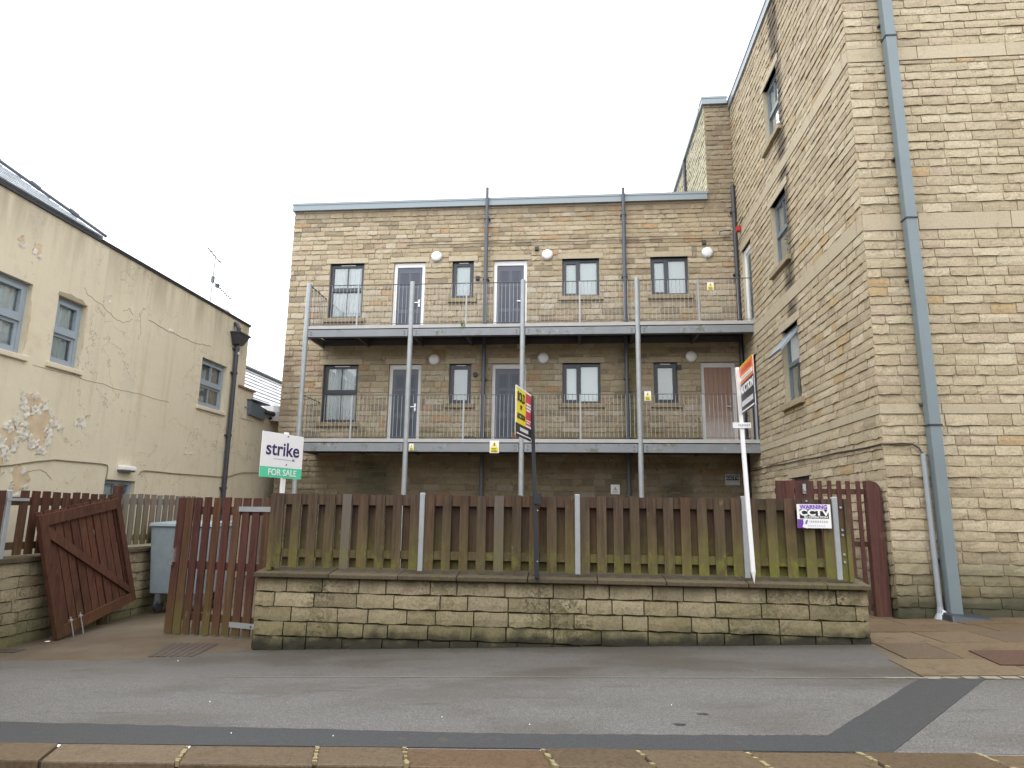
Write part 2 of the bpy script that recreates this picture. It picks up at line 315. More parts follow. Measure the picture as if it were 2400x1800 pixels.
# ------------------------------------------------------------------ object helpers
ORG = {}
def org(o): return ORG.get(o.name, Vector((0, 0, 0))) if o else Vector((0, 0, 0))
def tag(o, label=None, cat=None, group=None, kind=None):
    if label: o['label'] = label
    if cat: o['category'] = cat
    if group: o['group'] = group
    if kind: o['kind'] = kind
    return o
def thing(name, loc, label, cat, group=None):
    o = bpy.data.objects.new(name, None); COL.objects.link(o); o.location = loc; o.empty_display_size = .2
    ORG[o.name] = Vector(loc); return tag(o, label, cat, group)
class MB:
    def __init__(s): s.v = []; s.f = []
    def add(s, vs_, fs):
        n = len(s.v); s.v += [tuple(q) for q in vs_]; s.f += [tuple(i + n for i in q) for q in fs]; return s
    def hexa(s, c):   # 8 corners: bottom 4 ccw then top 4
        return s.add(c, [(0, 3, 2, 1), (4, 5, 6, 7), (0, 1, 5, 4), (1, 2, 6, 5), (2, 3, 7, 6), (3, 0, 4, 7)])
    def box(s, x0, x1, y0, y1, z0, z1):
        return s.hexa([(x0, y0, z0), (x1, y0, z0), (x1, y1, z0), (x0, y1, z0), (x0, y0, z1), (x1, y0, z1), (x1, y1, z1), (x0, y1, z1)])
    def quad(s, a, b, c, d): return s.add([a, b, c, d], [(0, 1, 2, 3)])
    def frame_box(s, o, ex, ey, ez, a0, a1, b0, b1, c0, c1):
        P = lambda a, b, c: o + ex * a + ey * b + ez * c
        return s.hexa([P(a0, b0, c0), P(a1, b0, c0), P(a1, b1, c0), P(a0, b1, c0), P(a0, b0, c1), P(a1, b0, c1), P(a1, b1, c1), P(a0, b1, c1)])
    def tube(s, pts, r, n=10, caps=True):
        pts = [Vector(p) for p in pts]; base = len(s.v); m = len(pts)
        rr = r if isinstance(r, (list, tuple)) else [r] * m
        for i, p in enumerate(pts):
            d = (pts[min(i + 1, m - 1)] - pts[max(i - 1, 0)]).normalized()
            a = d.cross(Vector((0, 0, 1)) if abs(d.z) < .9 else Vector((1, 0, 0))).normalized(); b = d.cross(a)
            for k in range(n):
                t = 2 * math.pi * k / n; s.v.append(tuple(p + (a * math.cos(t) + b * math.sin(t)) * rr[i]))
        for i in range(m - 1):
            for k in range(n):
                j = (k + 1) % n; s.f.append((base + i * n + k, base + i * n + j, base + (i + 1) * n + j, base + (i + 1) * n + k))
        if caps:
            s.f.append(tuple(base + k for k in range(n))[::-1]); s.f.append(tuple(base + (m - 1) * n + k for k in range(n)))
        return s
    def lathe(s, o, ax, prof, n=20):   # prof: (radius, height along ax)
        o = Vector(o); ax = Vector(ax).normalized(); a = ax.cross(Vector((0, 0, 1)) if abs(ax.z) < .9 else Vector((1, 0, 0))).normalized(); b = ax.cross(a)
        base = len(s.v)
        for r, h in prof:
            for k in range(n):
                t = 2 * math.pi * k / n; s.v.append(tuple(o + ax * h + (a * math.cos(t) + b * math.sin(t)) * r))
        for i in range(len(prof) - 1):
            for k in range(n):
                j = (k + 1) % n; s.f.append((base + i * n + k, base + i * n + j, base + (i + 1) * n + j, base + (i + 1) * n + k))
        s.f.append(tuple(base + (len(prof) - 1) * n + k for k in range(n)))
        return s
    def mesh(s, name, m, o=Vector((0, 0, 0)), smooth=False):
        me = bpy.data.meshes.new(name); me.from_pydata([(x - o.x, y - o.y, z - o.z) for x, y, z in s.v], [], s.f)
        me.materials.append(M[m] if isinstance(m, str) else m)
        me.validate(); me.update()
        if smooth: me.polygons.foreach_set('use_smooth', [True] * len(me.polygons))
        return me
    def build(s, name, m, parent=None, smooth=False, label=None, kind=None, origin=None):
        o = Vector(origin) if origin is not None else org(parent)
        ob = bpy.data.objects.new(name, s.mesh(name, m, o, smooth)); COL.objects.link(ob)
        if parent: ob.parent = parent
        elif origin is not None: ob.location = o
        ORG[ob.name] = o
        if label: ob['label'] = label
        if kind: ob['kind'] = kind
        return ob
def bevel(ob, w=.006, seg=1):
    md = ob.modifiers.new('bevel', 'BEVEL'); md.width = w; md.segments = seg; md.limit_method = 'ANGLE'; return ob
def box(name, m, parent, *a, **k): return MB().box(*a).build(name, m, parent, **k)
def text(name, body, size, m, parent, o, ex, ez, nrm, off=.004, sx=1., align='CENTER', bold=0.):
    cu = bpy.data.curves.new(name, 'FONT'); cu.body = body; cu.size = size; cu.align_x = align; cu.align_y = 'CENTER'; cu.extrude = .0012; cu.offset = bold
    tmp = bpy.data.objects.new('tmp', cu); COL.objects.link(tmp)
    me = bpy.data.meshes.new_from_object(tmp); bpy.data.objects.remove(tmp); bpy.data.curves.remove(cu)
    r = org(parent); o = Vector(o); ex = Vector(ex).normalized(); ez = Vector(ez).normalized(); nrm = Vector(nrm).normalized()
    co = np.empty(len(me.vertices) * 3); me.vertices.foreach_get('co', co); co = co.reshape(-1, 3)
    w = np.array(o - r + nrm * off) + np.outer(co[:, 0] * sx, np.array(ex)) + np.outer(co[:, 1], np.array(ez)) + np.outer(co[:, 2], np.array(nrm))
    me.vertices.foreach_set('co', w.ravel()); me.materials.clear(); me.materials.append(M[m]); me.update(); me.name = name
    ob = bpy.data.objects.new(name, me); COL.objects.link(ob); ob.parent = parent; ORG[ob.name] = r
    return ob

# ------------------------------------------------------------------ ground
def gz(x, y):
    x = max(-16, min(14, x)); y = max(-30, min(20, y)) + 10
    k = .015 if y < 0 else .015 - .035 * max(0., min(1., (x - 3) / 3))
    return -.075 + .038 * x + k * y
def kerb_y(x): return -13.41 - .02 * (x - 1)       # back line of the kerb
def sheet(name, m, poly, dz, kind='structure', parent=None, sub=0):
    return MB().add([(x, y, gz(x, y) + dz) for x, y in poly], [tuple(range(len(poly)))]).build(name, m, parent, kind=kind)
XS_ = [-400, -60, -16, -12, -9, -6, -3, 0, 3, 6, 9, 14, 60, 400]
def strip_grid(name, m, lo, hi_list, dz, x0=-400, x1=400):
    mb = MB(); xs = [x for x in XS_ if x0 <= x <= x1]
    rows = [lo] + hi_list; n = len(xs)
    vs_ = []
    for rfun in rows:
        for x in xs:
            y = rfun(x) if callable(rfun) else rfun
            vs_.append((x, y, gz(x, y) + dz))
    fs = [(i * n + k, i * n + k + 1, (i + 1) * n + k + 1, (i + 1) * n + k) for i in range(len(rows) - 1) for k in range(n - 1)]
    return mb.add(vs_, fs).build(name, m, kind='structure')
strip_grid('ground', 'drive', kerb_y, [-12, -10, -6, 0, 20, 400], 0)
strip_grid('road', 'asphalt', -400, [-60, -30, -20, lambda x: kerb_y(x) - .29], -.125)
# footway tarmac: in front of the wall, its back edge running from driveway to flags
pav = MB()
edge = [(-16, -10.52), (-5.9, -10.5), (-3.6, -10.5), (-2.35, -10.03), (5.19, -10.03), (5.04, -11.5), (14, -11.62)]
def edge_y(x):
    for (a, b), (c, d) in zip(edge, edge[1:]):
        if a <= x <= c: return b + (d - b) * (x - a) / (c - a)
    return -11.6
xs = [-16, -12, -9, -7, -5.9, -4.8, -3.6, -3, -2.35, -1, 0, 1, 2, 3, 4, 5.03]
top = [(x, edge_y(x) if x < 5 else -10.03) for x in xs]
xs2 = [5.03, 6, 8, 10, 14]
for (x, y), (X, Y) in zip(top, top[1:]):
    pav.quad((x, kerb_y(x), gz(x, kerb_y(x)) + .004), (X, kerb_y(X), gz(X, kerb_y(X)) + .004), (X, Y, gz(X, Y) + .004), (x, y, gz(x, y) + .004))
pav.add([(x, y, gz(x, y) + .004) for x, y in ((5.03, -11.53), (5.19, -10.03), (5.03, -10.03))], [(0, 1, 2)])
for x, X in zip(xs2, xs2[1:]):
    y = -11.53 - .01 * (x - 5); Y = -11.53 - .01 * (X - 5)
    pav.quad((x, kerb_y(x), gz(x, kerb_y(x)) + .004), (X, kerb_y(X), gz(X, kerb_y(X)) + .004), (X, Y, gz(X, Y) + .004), (x, y, gz(x, y) + .004))
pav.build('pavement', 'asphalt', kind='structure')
def poly_strip(name, m, pts_a, pts_b, dz):
    mb = MB(); R = random.Random(19)
    def fine(p, rag):
        out = []
        for (x0, y0), (x1, y1) in zip(p, p[1:]):
            for k in range(30): out.append((x0 + (x1 - x0) * k / 30, y0 + (y1 - y0) * k / 30 + (R.uniform(-rag, rag) if 0 < k else 0)))
        return out + [p[-1]]
    pts_a, pts_b = fine(pts_a, .003), fine(pts_b, .011)
    for a, b, c, d in zip(pts_a, pts_a[1:], pts_b[1:], pts_b): mb.quad(*[(x, y, gz(x, y) + dz) for x, y in (a, b, c, d)])
    return mb.build(name, m, kind='structure')
# trench reinstatement along the kerb, turning off towards the flags
poly_strip('trench_patch', 'new_asphalt',
    [(-14, kerb_y(-14) + .004), (-8, kerb_y(-8) + .004), (-3, kerb_y(-3) + .004), (1.3, kerb_y(1.3) + .004), (3.3, kerb_y(3.3) + .004), (3.9, kerb_y(3.9) + .004), (5.62, -11.535)],
    [(-14, kerb_y(-14) + .5), (-8, kerb_y(-8) + .5), (-3, kerb_y(-3) + .50), (1.3, kerb_y(1.3) + .31), (3.0, kerb_y(3.0) + .32), (3.6, -13.12), (5.03, -11.528)], .008)
sm = MB(); random.seed(3)
px = [-2.2 + .3 * i for i in range(26)]
for a, b in zip(px, px[1:]):
    f = lambda x: -11.33 - .028 * (x + 2.2) if x < 5.1 else -11.53
    w = .004 + random.random() * .009 + (.02 if a > 4.6 else 0)
    sm.quad((a, f(a) - w, gz(a, f(a)) + .009), (b, f(b) - w, gz(b, f(b)) + .009), (b, f(b) + w * .6, gz(b, f(b)) + .009), (a, f(a) + w * .6, gz(a, f(a)) + .009))
for i in range(14):
    a = 4.9 + i * .17; w = .012 + random.random() * .035
    sm.quad((a, -11.55 - w, gz(a, -11.55) + .012), (a + .16, -11.55 - w * .7, gz(a, -11.55) + .012), (a + .16, -11.52 + w, gz(a, -11.55) + .012), (a, -11.52 + w * .6, gz(a, -11.55) + .012))
sm.build('pale_joint', 'seam', kind='structure')

# kerb
kerb = bpy.data.objects.new('kerb', None); COL.objects.link(kerb); kerb['kind'] = 'structure'
MB().hexa([(-16, kerb_y(-16) - .31, gz(-16, -13) - .4), (14, kerb_y(14) - .31, gz(14, -13.8) - .4), (14, kerb_y(14) + .1, gz(14, -13.8) - .4), (-16, kerb_y(-16) + .1, gz(-16, -13) - .4),
    (-16, kerb_y(-16) - .30, gz(-16, kerb_y(-16)) - .02), (14, kerb_y(14) - .30, gz(14, kerb_y(14)) - .02), (14, kerb_y(14) - .004, gz(14, kerb_y(14)) - .015), (-16, kerb_y(-16) - .004, gz(-16, kerb_y(-16)) - .015)]).build('kerb_bed', 'front_mortar', kerb)
kj = [-13.5, -12.3, -11.2, -10.1, -9.0, -7.9, -6.8, -5.7, -4.6, -3.4, -2.2, -1.15, -.14, .515, 1.53, 2.19, 2.93, 3.68, 4.44, 5.3, 6.2, 7.1, 8.2, 9.3, 10.4, 12]
for i, (a, b) in enumerate(zip(kj, kj[1:])):
    a2, b2 = a + .012, b - .012; h = .006 + random.uniform(-.006, .006); sk = random.uniform(-.02, .02)
    P = lambda x, t, z: (x, kerb_y(x) - .32 * t, gz(x, kerb_y(x)) + z)
    mb = MB(); bt = -.19
    c = [P(a2 + .10, 1, bt), P(b2 + .10, 1, bt), P(b2, 0, bt), P(a2, 0, bt), P(a2 + .10, 1, h - .012), P(b2 + .10, 1, h - .012), P(b2, 0, h + .004), P(a2, 0, h + .004)]
    mb.hexa(c); ob = mb.build('kerb_stone', 'kerb_stone', kerb); bevel(ob, .014, 2)
for x in (-1.15, -.14, .515, 1.53, 2.19, 2.93, 3.68, 4.44):
    mb = MB()
    Q = lambda t, o_: (x + .10 * t + o_, kerb_y(x) - .32 * t, gz(x, kerb_y(x)))
    for k in range(12):
        if random.random() < .42: continue
        t0, t1 = k / 12, (k + 1) / 12; w0, w1 = random.uniform(.008, .022), random.uniform(.008, .022)
        c4 = [Q(t0, -w0), Q(t0, w1), Q(t1, w0), Q(t1, -w1)]; zz = random.uniform(.007, .012)
        mb.add([(a_, b_, c_ + zz) for a_, b_, c_ in c4] + [(a_, b_, c_ - .03) for a_, b_, c_ in c4], [(0, 1, 2, 3), (0, 4, 5, 1), (1, 5, 6, 2), (2, 6, 7, 3), (3, 7, 4, 0)])
    mb.build('joint_lichen', 'lichen', kerb)

# flags by the tower
flags = bpy.data.objects.new('stone_paving', None); COL.objects.link(flags); flags['kind'] = 'structure'
random.seed(11)
y = -11.48; row = 0
while y < -6.9:
    d = random.choice((.62, .7, .8)); x = 5.06 + (.0 if y < -10.1 else .2) + (row % 2) * .1 - (0.0)
    first = True
    while x < 11.5:
        w = random.uniform(.65, 1.15); x1 = x + w
        if y > -7.95 - d and x1 > 6.47:
            x1 = min(x1, 6.46) if y > -7.93 else x1
        lo = max(x, 5.26) if y + d > -10.02 else x
        hi = x1
        yy = min(y + d, -7.96) if hi > 6.47 else y + d
        if hi - lo > .12 and yy - y > .1:
            g = .007; q = random.uniform(.004, .009)
            c0 = [(lo + g, y + g), (hi - g, y + g), (hi - g, yy - g), (lo + g, yy - g)]
            mb = MB().hexa([(a, b, gz(a, b) - .03) for a, b in c0] + [(a, b, gz(a, b) + q + .004) for a, b in c0]); mb.build('flagstone', 'flag', flags)
        x = x + w
        if x > 6.46 and y > -7.93: break
    y += d; row += 1
# covers and drains let into the ground
mb = MB(); c0 = [(6.0, -11.1), (6.75, -11.15), (6.85, -10.47), (6.06, -10.45)]
mb.hexa([(a, b, gz(a, b) - .02) for a, b in c0] + [(a, b, gz(a, b) + .024) for a, b in c0])
tag(mb.build('access_cover', 'iron'), 'rusty brown iron access cover set in the flags by the tower', 'cover')
def drain(name, c0, label, nb):
    (ax, ay), (bx, by), (cx, cy_), (dx, dy) = c0
    t = thing(name, (ax, ay, gz(ax, ay)), label, 'drain cover')
    mb = MB(); mb.hexa([(a, b, gz(a, b) - .02) for a, b in c0] + [(a, b, gz(a, b) + .006) for a, b in c0]); mb.build('plate', 'drain_iron', t)
    for i in range(nb):
        s0 = (i + .25) / nb; s1 = (i + .75) / nb
        q = [(ax + (bx - ax) * s, ay + (by - ay) * s) for s in (s0, s1)] + [(dx + (cx - dx) * s, dy + (cy_ - dy) * s) for s in (s1, s0)]
        MB().hexa([(a, b, gz(a, b) + .004) for a, b in q] + [(a, b, gz(a, b) + .010) for a, b in q]).build('bar', 'drain_iron', t)
drain('drain_cover', [(-3.47, -10.34), (-2.86, -10.36), (-2.96, -9.6), (-3.66, -9.55)], 'dark gritty drain cover in the driveway before the double gates', 7)
drain('drain_cover', [(-5.86, -10.03), (-5.48, -10.03), (-5.50, -9.83), (-5.88, -9.83)], 'small dark drain grate at the foot of the left low wall', 4)

# ------------------------------------------------------------------ stone walling
def variant(seed, flat=False):
    R = random.Random(seed); cols = [-.5, -.27 + R.uniform(-.06, .06), R.uniform(-.08, .08), .27 + R.uniform(-.06, .06), .5]; rows = [-.5, -.1 + R.uniform(-.12, .12), .5]
    v = []; lip = R.uniform(.003, .021); wav = [R.uniform(-.1, 1.45) for _ in cols]
    for j, z in enumerate(rows):
        for i, x in enumerate(cols):
            if flat: v.append((x, R.uniform(-.001, .001), z)); continue
            jx = R.uniform(-.006, .006) if i in (0, 4) else R.uniform(-.05, .05)
            jz = (R.uniform(-.05, .07) if j == 0 else R.uniform(-.05, .03)) if j != 1 else R.uniform(-.10, .10)
            if j == 0: y = -lip * wav[i] * (.5 if i in (0, 4) else 1)
            elif j == 1: y = -lip * wav[i] * .45 - R.uniform(0, .007)
            else: y = R.uniform(-.001, .005)
            v.append((x + jx, y, z + jz))
    ring = [0, 1, 2, 3, 4, 9, 14, 13, 12, 11, 10, 5]
    n = len(v); v += [(v[i][0], .05, v[i][2] + (.02 if i < 5 else 0)) for i in ring]
    f = [(j * 5 + i, j * 5 + i + 1, (j + 1) * 5 + i + 1, (j + 1) * 5 + i) for j in range(2) for i in range(4)]
    f += [(ring[(k + 1) % 12], ring[k], n + k, n + (k + 1) % 12) for k in range(12)]
    return v, f
VAR = [variant(100 + i) for i in range(28)]; VFLAT = [variant(5, True)]
def lay(u0, u1, z0, z1, ch, lr, holes, seed, bands=()):
    """courses of stone between u0..u1, z0..z1 that leave the holes free; bands are smooth courses of long blocks."""
    R = random.Random(seed); out = []; z = z0
    while z < z1 - .03:
        band = None
        for b in bands:
            if abs(z - b[0]) < .002: band = b
        h = R.uniform(*ch)
        if band: h = band[1] - band[0]
        else:
            for b in bands:
                if z < b[0] - .001 and z + h > b[0] - .06: h = b[0] - z
        h = min(h, z1 - z)
        if z1 - z - h < .05: h = z1 - z
        u = u0 - R.uniform(0, .2)
        while u < u1 - .02:
            w = R.uniform(.9, 1.5) if band else R.choice((R.uniform(*lr), R.uniform(*lr) * .7, R.uniform(*lr)))
            a, b = max(u, u0), min(u + w, u1); u += w
            if u1 - u < .12: b = u1; u = u1 + 1
            if b - a < .05: continue
            pieces = [(a, b, z, z + h)]
            for (ha, hb, hc, hd) in holes:
                nx = []
                for (p, q, r, s) in pieces:
                    if q <= ha or p >= hb or s <= hc or r >= hd: nx.append((p, q, r, s)); continue
                    if p < ha: nx.append((p, ha, r, s))
                    if q > hb: nx.append((hb, q, r, s))
                    m0, m1 = max(p, ha), min(q, hb)
                    if r < hc: nx.append((m0, m1, r, hc))
                    if s > hd: nx.append((m0, m1, hd, s))
                pieces = nx
            for (p, q, r, s) in pieces:
                if q - p > .045 and s - r > .03: out.append((p, q, r, s, bool(band)))
        z += h
    return out
ROT = {'Y': 0., 'X-': -math.pi / 2, 'X+': math.pi / 2}
def to_world(face, P, u, y, z):
    if face == 'Y': return (u, P + y, z)
    if face == 'X-': return (P + y, -u, z)
    return (P - y, u, z)
def walling(parent, sets, m, limit, score, part='stone', flatm=None, gap=.013):
    """sets: (face, plane, stones). The stones that show largest become parts, the rest one 'stonework' part."""
    allst = []
    for face, P, st in sets:
        for s in st: allst.append((face, P, s))
    order = sorted(range(len(allst)), key=lambda i: -score(*allst[i]))
    big = set(order[:limit]); R = random.Random(9); o = org(parent); cache = {}
    mv, mf = [], []; fv, ff = [], []
    for i, (face, P, (a, b, c, d, flat)) in enumerate(allst):
        vi = 0 if flat else R.randrange(len(VAR)); v, f = VFLAT[0] if flat else VAR[vi]
        w, h = b - a - gap, d - c - (gap * .6 if flat else gap); cu, cz = (a + b) / 2, (c + d) / 2; dy = R.uniform(-.006, .006) if not flat else -.012
        if i in big:
            key = (flat, vi)
            if key not in cache:
                me = bpy.data.meshes.new(part); me.from_pydata(v, [], f); me.materials.append(M[flatm if flat and flatm else m]); me.update(); cache[key] = me
            ob = bpy.data.objects.new('band_stone' if flat else part, cache[key]); COL.objects.link(ob); ob.parent = parent
            x, y, z = to_world(face, P, cu if face != 'X-' else cu, dy, cz)
            ob.location = (x - o.x, y - o.y, z - o.z); ob.rotation_euler = (0, 0, ROT[face]); ob.scale = (w, 1, h)
        else:
            V, F = (fv, ff) if flat else (mv, mf)
            n = len(V)
            V += [to_world(face, P, cu + q[0] * w, q[1] + dy, cz + q[2] * h) for q in v]; F += [tuple(k + n for k in q) for q in f]
    for V, F, mm, nm in ((mv, mf, m, 'stonework'), (fv, ff, flatm or m, 'band_course')):
        if V:
            mb = MB(); mb.v = V; mb.f = F; mb.build(nm, mm, parent, kind='stuff')
def pierced(mb, face, P, u0, u1, z0, z1, holes, depth):
    """wall plane with openings and their reveals."""
    us = sorted({u0, u1, *[max(u0, min(u1, h[i])) for h in holes for i in (0, 1)]}); zs = sorted({z0, z1, *[max(z0, min(z1, h[i])) for h in holes for i in (2, 3)]})
    for a, b in zip(us, us[1:]):
        for c, d in zip(zs, zs[1:]):
            mu, mz = (a + b) / 2, (c + d) / 2
            if any(h[0] < mu < h[1] and h[2] < mz < h[3] for h in holes): continue
            mb.quad(*[to_world(face, P, u, 0, z) for u, z in ((a, c), (b, c), (b, d), (a, d))])
    for (a, b, c, d) in holes:
        for (p, q), (r, s) in (((a, c), (a, d)), ((a, d), (b, d)), ((b, d), (b, c)), ((b, c), (a, c))):
            mb.quad(*[to_world(face, P, *t) for t in ((p, 0, q), (r, 0, s), (r, depth, s), (p, depth, q))])
    return mb
def fbox(mb, face, P, u0, u1, y0, y1, z0, z1):
    c = [to_world(face, P, u, y, z) for z in (z0, z1) for u, y in ((u0, y0), (u1, y0), (u1, y1), (u0, y1))]
    return mb.hexa(c)

# ------------------------------------------------------------------ windows and doors
def window(bld, face, P, u0, u1, z0, z1, style, fm='frame_dark', back='blind', label=None, fr=.06, dep=.10, open_top=False):
    """frame (the part) > pane, blind or curtain. P is the stone face; the frame sits dep behind it."""
    q = dep; f = MB()
    fbox(f, face, P, u0, u0 + fr, q, q + .07, z0, z1); fbox(f, face, P, u1 - fr, u1, q, q + .07, z0, z1)
    fbox(f, face, P, u0 + fr, u1 - fr, q + .002, q + .07, z1 - fr * 1.25, z1); fbox(f, face, P, u0 + fr, u1 - fr, q + .002, q + .07, z0, z0 + fr)
    panes = []; a, b, c, d = u0 + fr, u1 - fr, z0 + fr, z1 - fr * 1.25
    if style == 'sash':
        mid = (c + d) / 2 + (d - c) * .03; ctr = (a + b) / 2
        fbox(f, face, P, a, b, q - .012, q + .065, mid - .045, mid + .045)
        for p0, p1, r0, r1, off in ((a, b, mid + .045, d, -.01), (a, b, c, mid - .045, .02)):
            if not (open_top and r0 > mid):
                fbox(f, face, P, p0, p0 + .035, q + off + .012, q + .06, r0, r1); fbox(f, face, P, p1 - .035, p1, q + off + .012, q + .06, r0, r1)
                fbox(f, face, P, ctr - .011, ctr + .011, q + off + .014, q + .058, r0, r1)
                fbox(f, face, P, p0 + .035, p1 - .035, q + off + .012, q + .06, r1 - .03, r1); fbox(f, face, P, p0 + .035, p1 - .035, q + off + .012, q + .06, r0, r0 + .03)
                for s0, s1 in ((p0 + .035, ctr - .011), (ctr + .011, p1 - .035)): panes.append((s0, s1, r0 + .03, r1 - .03))
        vz = d + .012
    elif style == 'pair':
        ctr = a + (b - a) * .44
        fbox(f, face, P, ctr - .03, ctr + .03, q + .002, q + .07, c, d)
        for p0, p1, th in ((a, ctr - .03, .055), (ctr + .03, b, .012)):
            fbox(f, face, P, p0, p0 + th, q - .012, q + .06, c, d); fbox(f, face, P, p1 - th, p1, q - .012, q + .06, c, d)
            fbox(f, face, P, p0 + th, p1 - th, q - .012, q + .06, c, c + th); fbox(f, face, P, p0 + th, p1 - th, q - .012, q + .06, d - th, d)
            panes.append((p0 + th, p1 - th, c + th, d - th))
        vz = None
    else:
        th = .06
        fbox(f, face, P, a, a + th, q - .012, q + .06, c, d); fbox(f, face, P, b - th, b, q - .012, q + .06, c, d)
        fbox(f, face, P, a + th, b - th, q - .012, q + .06, c, c + th); fbox(f, face, P, a + th, b - th, q - .012, q + .06, d - th, d)
        panes.append((a + th, b - th, c + th, d - th)); vz = d - th * .4
    w = f.build('window', fm, bld, label=label)
    if vz:
        g = MB(); fbox(g, face, P, u0 + (u1 - u0) * .3, u1 - (u1 - u0) * .28, q - .022, q - .008, z1 - fr * .85, z1 - fr * .5); g.build('trickle_vent', 'frame_white' if fm == 'frame_dark' else fm, w)
    for (p0, p1, r0, r1) in panes:
        g = MB(); g.quad(*[to_world(face, P, u, q + .035, z) for u, z in ((p0, r0), (p1, r0), (p1, r1), (p0, r1))]); g.build('pane', 'glass', w)
    if back:
        g = MB(); N = 40; yy = q + .062
        fold = .018 if back in ('curtain', 'net') else 0
        pts = [(u0 - .05 + (u1 - u0 + .1) * i / N, yy + fold * math.sin(i * 1.9 + (u0 * 7)) + fold * .5 * math.sin(i * .7)) for i in range(N + 1)]
        for (p, y0), (r, y1) in zip(pts, pts[1:]): g.quad(*[to_world(face, P, *t) for t in ((p, y0, z0 - .05), (r, y1, z0 - .05), (r, y1, z1 + .05), (p, y0, z1 + .05))])
        g.build('curtain' if fold else 'blind', back, w)
    return w
def sill(bld, face, P, u0, u1, z0, z1, m='sill_stone', proud=.07):
    g = MB(); c = [to_world(face, P, u, y, z) for z, yo in ((z0, -proud), (z1, -proud)) for u, y in ((u0, yo), (u1, yo), (u1, .10), (u0, .10))]
    g.hexa(c); return bevel(g.build('sill', m, bld), .006)
def lintel(bld, face, P, u0, u1, z0, z1, m='band_stone'):
    g = MB(); fbox(g, face, P, u0, u1, -.012, .12, z0, z1); return bevel(g.build('lintel', m, bld), .006)
def door(bld, face, P, u0, u1, z0, z1, m='door_slate', fm='frame_white', hand=1, label=None, glazed=False, planked=False):
    q = .07; fr = .095; lf = MB(); fbox(lf, face, P, u0 + fr, u1 - fr, q + .025, q + .075, z0 + .02, z1 - fr * 1.5)
    d = lf.build('door', m, bld, label=label)
    g = MB()
    fbox(g, face, P, u0, u0 + fr, q, q + .08, z0, z1); fbox(g, face, P, u1 - fr, u1, q, q + .08, z0, z1); fbox(g, face, P, u0 + fr, u1 - fr, q, q + .08, z1 - fr * 1.5, z1)
    g.build('door_frame', fm, d)
    a, b, c, e = u0 + fr, u1 - fr, z0 + .02, z1 - fr * 1.5; W = b - a; H = e - c
    if glazed:
        g = MB(); g.quad(*[to_world(face, P, u, q + .022, z) for u, z in ((a + .1, c + .15), (b - .1, c + .15), (b - .1, e - .1), (a + .1, e - .1))]); g.build('pane', 'glass', d)
    elif planked:
        for k in range(6):
            g = MB(); fbox(g, face, P, a + W * k / 6 + .004, a + W * (k + 1) / 6 - .004, q + .012, q + .026, c + .01, e - .005); g.build('plank', m, d)
        g = MB(); fbox(g, face, P, a + .01, b - .01, q + .003, q + .013, c + H * .36, c + H * .42); g.build('mid_rail', m, d)
    else:
        for k, (p, r, s, t) in enumerate(((.12, .45, .74, .92), (.55, .88, .74, .92), (.12, .45, .40, .70), (.55, .88, .40, .70), (.12, .45, .08, .34), (.55, .88, .08, .34))):
            g = MB(); x0, x1, y0, y1 = a + W * p, a + W * r, c + H * s, c + H * t; th = .018
            fbox(g, face, P, x0, x1, q + .017, q + .026, y1 - th, y1); fbox(g, face, P, x0, x1, q + .017, q + .026, y0, y0 + th)
            fbox(g, face, P, x0, x0 + th, q + .017, q + .026, y0 + th, y1 - th); fbox(g, face, P, x1 - th, x1, q + .017, q + .026, y0 + th, y1 - th)
            fbox(g, face, P, x0 + th * 2.2, x1 - th * 2.2, q + .018, q + .026, y0 + th * 2.2, y1 - th * 2.2)
            g.build('door_panel', 'door_groove', d)
    hx = b - .07 if hand > 0 else a + .07
    g = MB(); fbox(g, face, P, hx - .02, hx + .02, q + .012, q + .026, c + .92, c + 1.14); fbox(g, face, P, hx - (.13 if hand > 0 else -.02), hx + (.02 if hand > 0 else .13), q - .02, q - .002, c + 1.03, c + 1.055)
    fbox(g, face, P, hx - .012, hx + .012, q - .012, q + .014, c + 1.03, c + 1.055)
    g.build('handle', 'chrome' if m != 'door_brown' else 'frame_grubby', d)
    return d

# ------------------------------------------------------------------ block of flats (facade at y = 0)
FX0, FX1, TX = -6.775, 6.485, 6.485
D1, D2 = 3.47, 6.60                    # the two deck levels
flats = thing('apartment_block', (-.1, 0, -.3), 'buff stone block of flats with flat roof and two balcony walkways across its front', 'apartment block')
WU, WL = 8.9075, 5.777
win = [(-5.535, -4.483, 7.19, WU, 'sash', 'curtain'), (-1.789, -1.149, 7.745, WU, 'single', 'blind'), (1.47, 2.54, 7.755, WU, 'pair', 'blind'), (4.019, 5.084, 7.755, WU, 'pair', 'blind'),
       (-5.535, -4.483, 4.07, WL, 'sash', 'curtain'), (-1.789, -1.149, 4.61, WL, 'single', 'dim_blind'), (1.47, 2.54, 4.61, WL, 'pair', 'blind'), (4.022, 4.676, 4.61, WL, 'single', 'dim_blind')]
doors = [(-3.561, -2.611, D2, WU, 'door_slate', 'frame_white', 1, None), (-.551, .434, D2, WU, 'door_slate', 'frame_white', 1, None),
         (-3.561, -2.611, D1, WL, 'door_slate', 'frame_grubby', 1, None), (-.551, .434, D1, WL, 'door_slate', 'frame_grubby', 1, None),
         (5.316, 6.262, D1, WL, 'door_brown', 'frame_grubby', 1, 'reddish brown timber door with pale scuffed foot')]
holes_open = [w[:4] for w in win] + [d[:4] for d in doors]
holes_stone = list(holes_open)
for a, b, c, d, *_ in win:
    holes_stone += [(a - .11, b + .11, c - .125, c + .001), (a - .12, b + .12, d - .001, d + .165)]
for a, b, c, d, *_ in doors: holes_stone.append((a - .12, b + .12, d - .001, d + .165))
PAR = 10.64
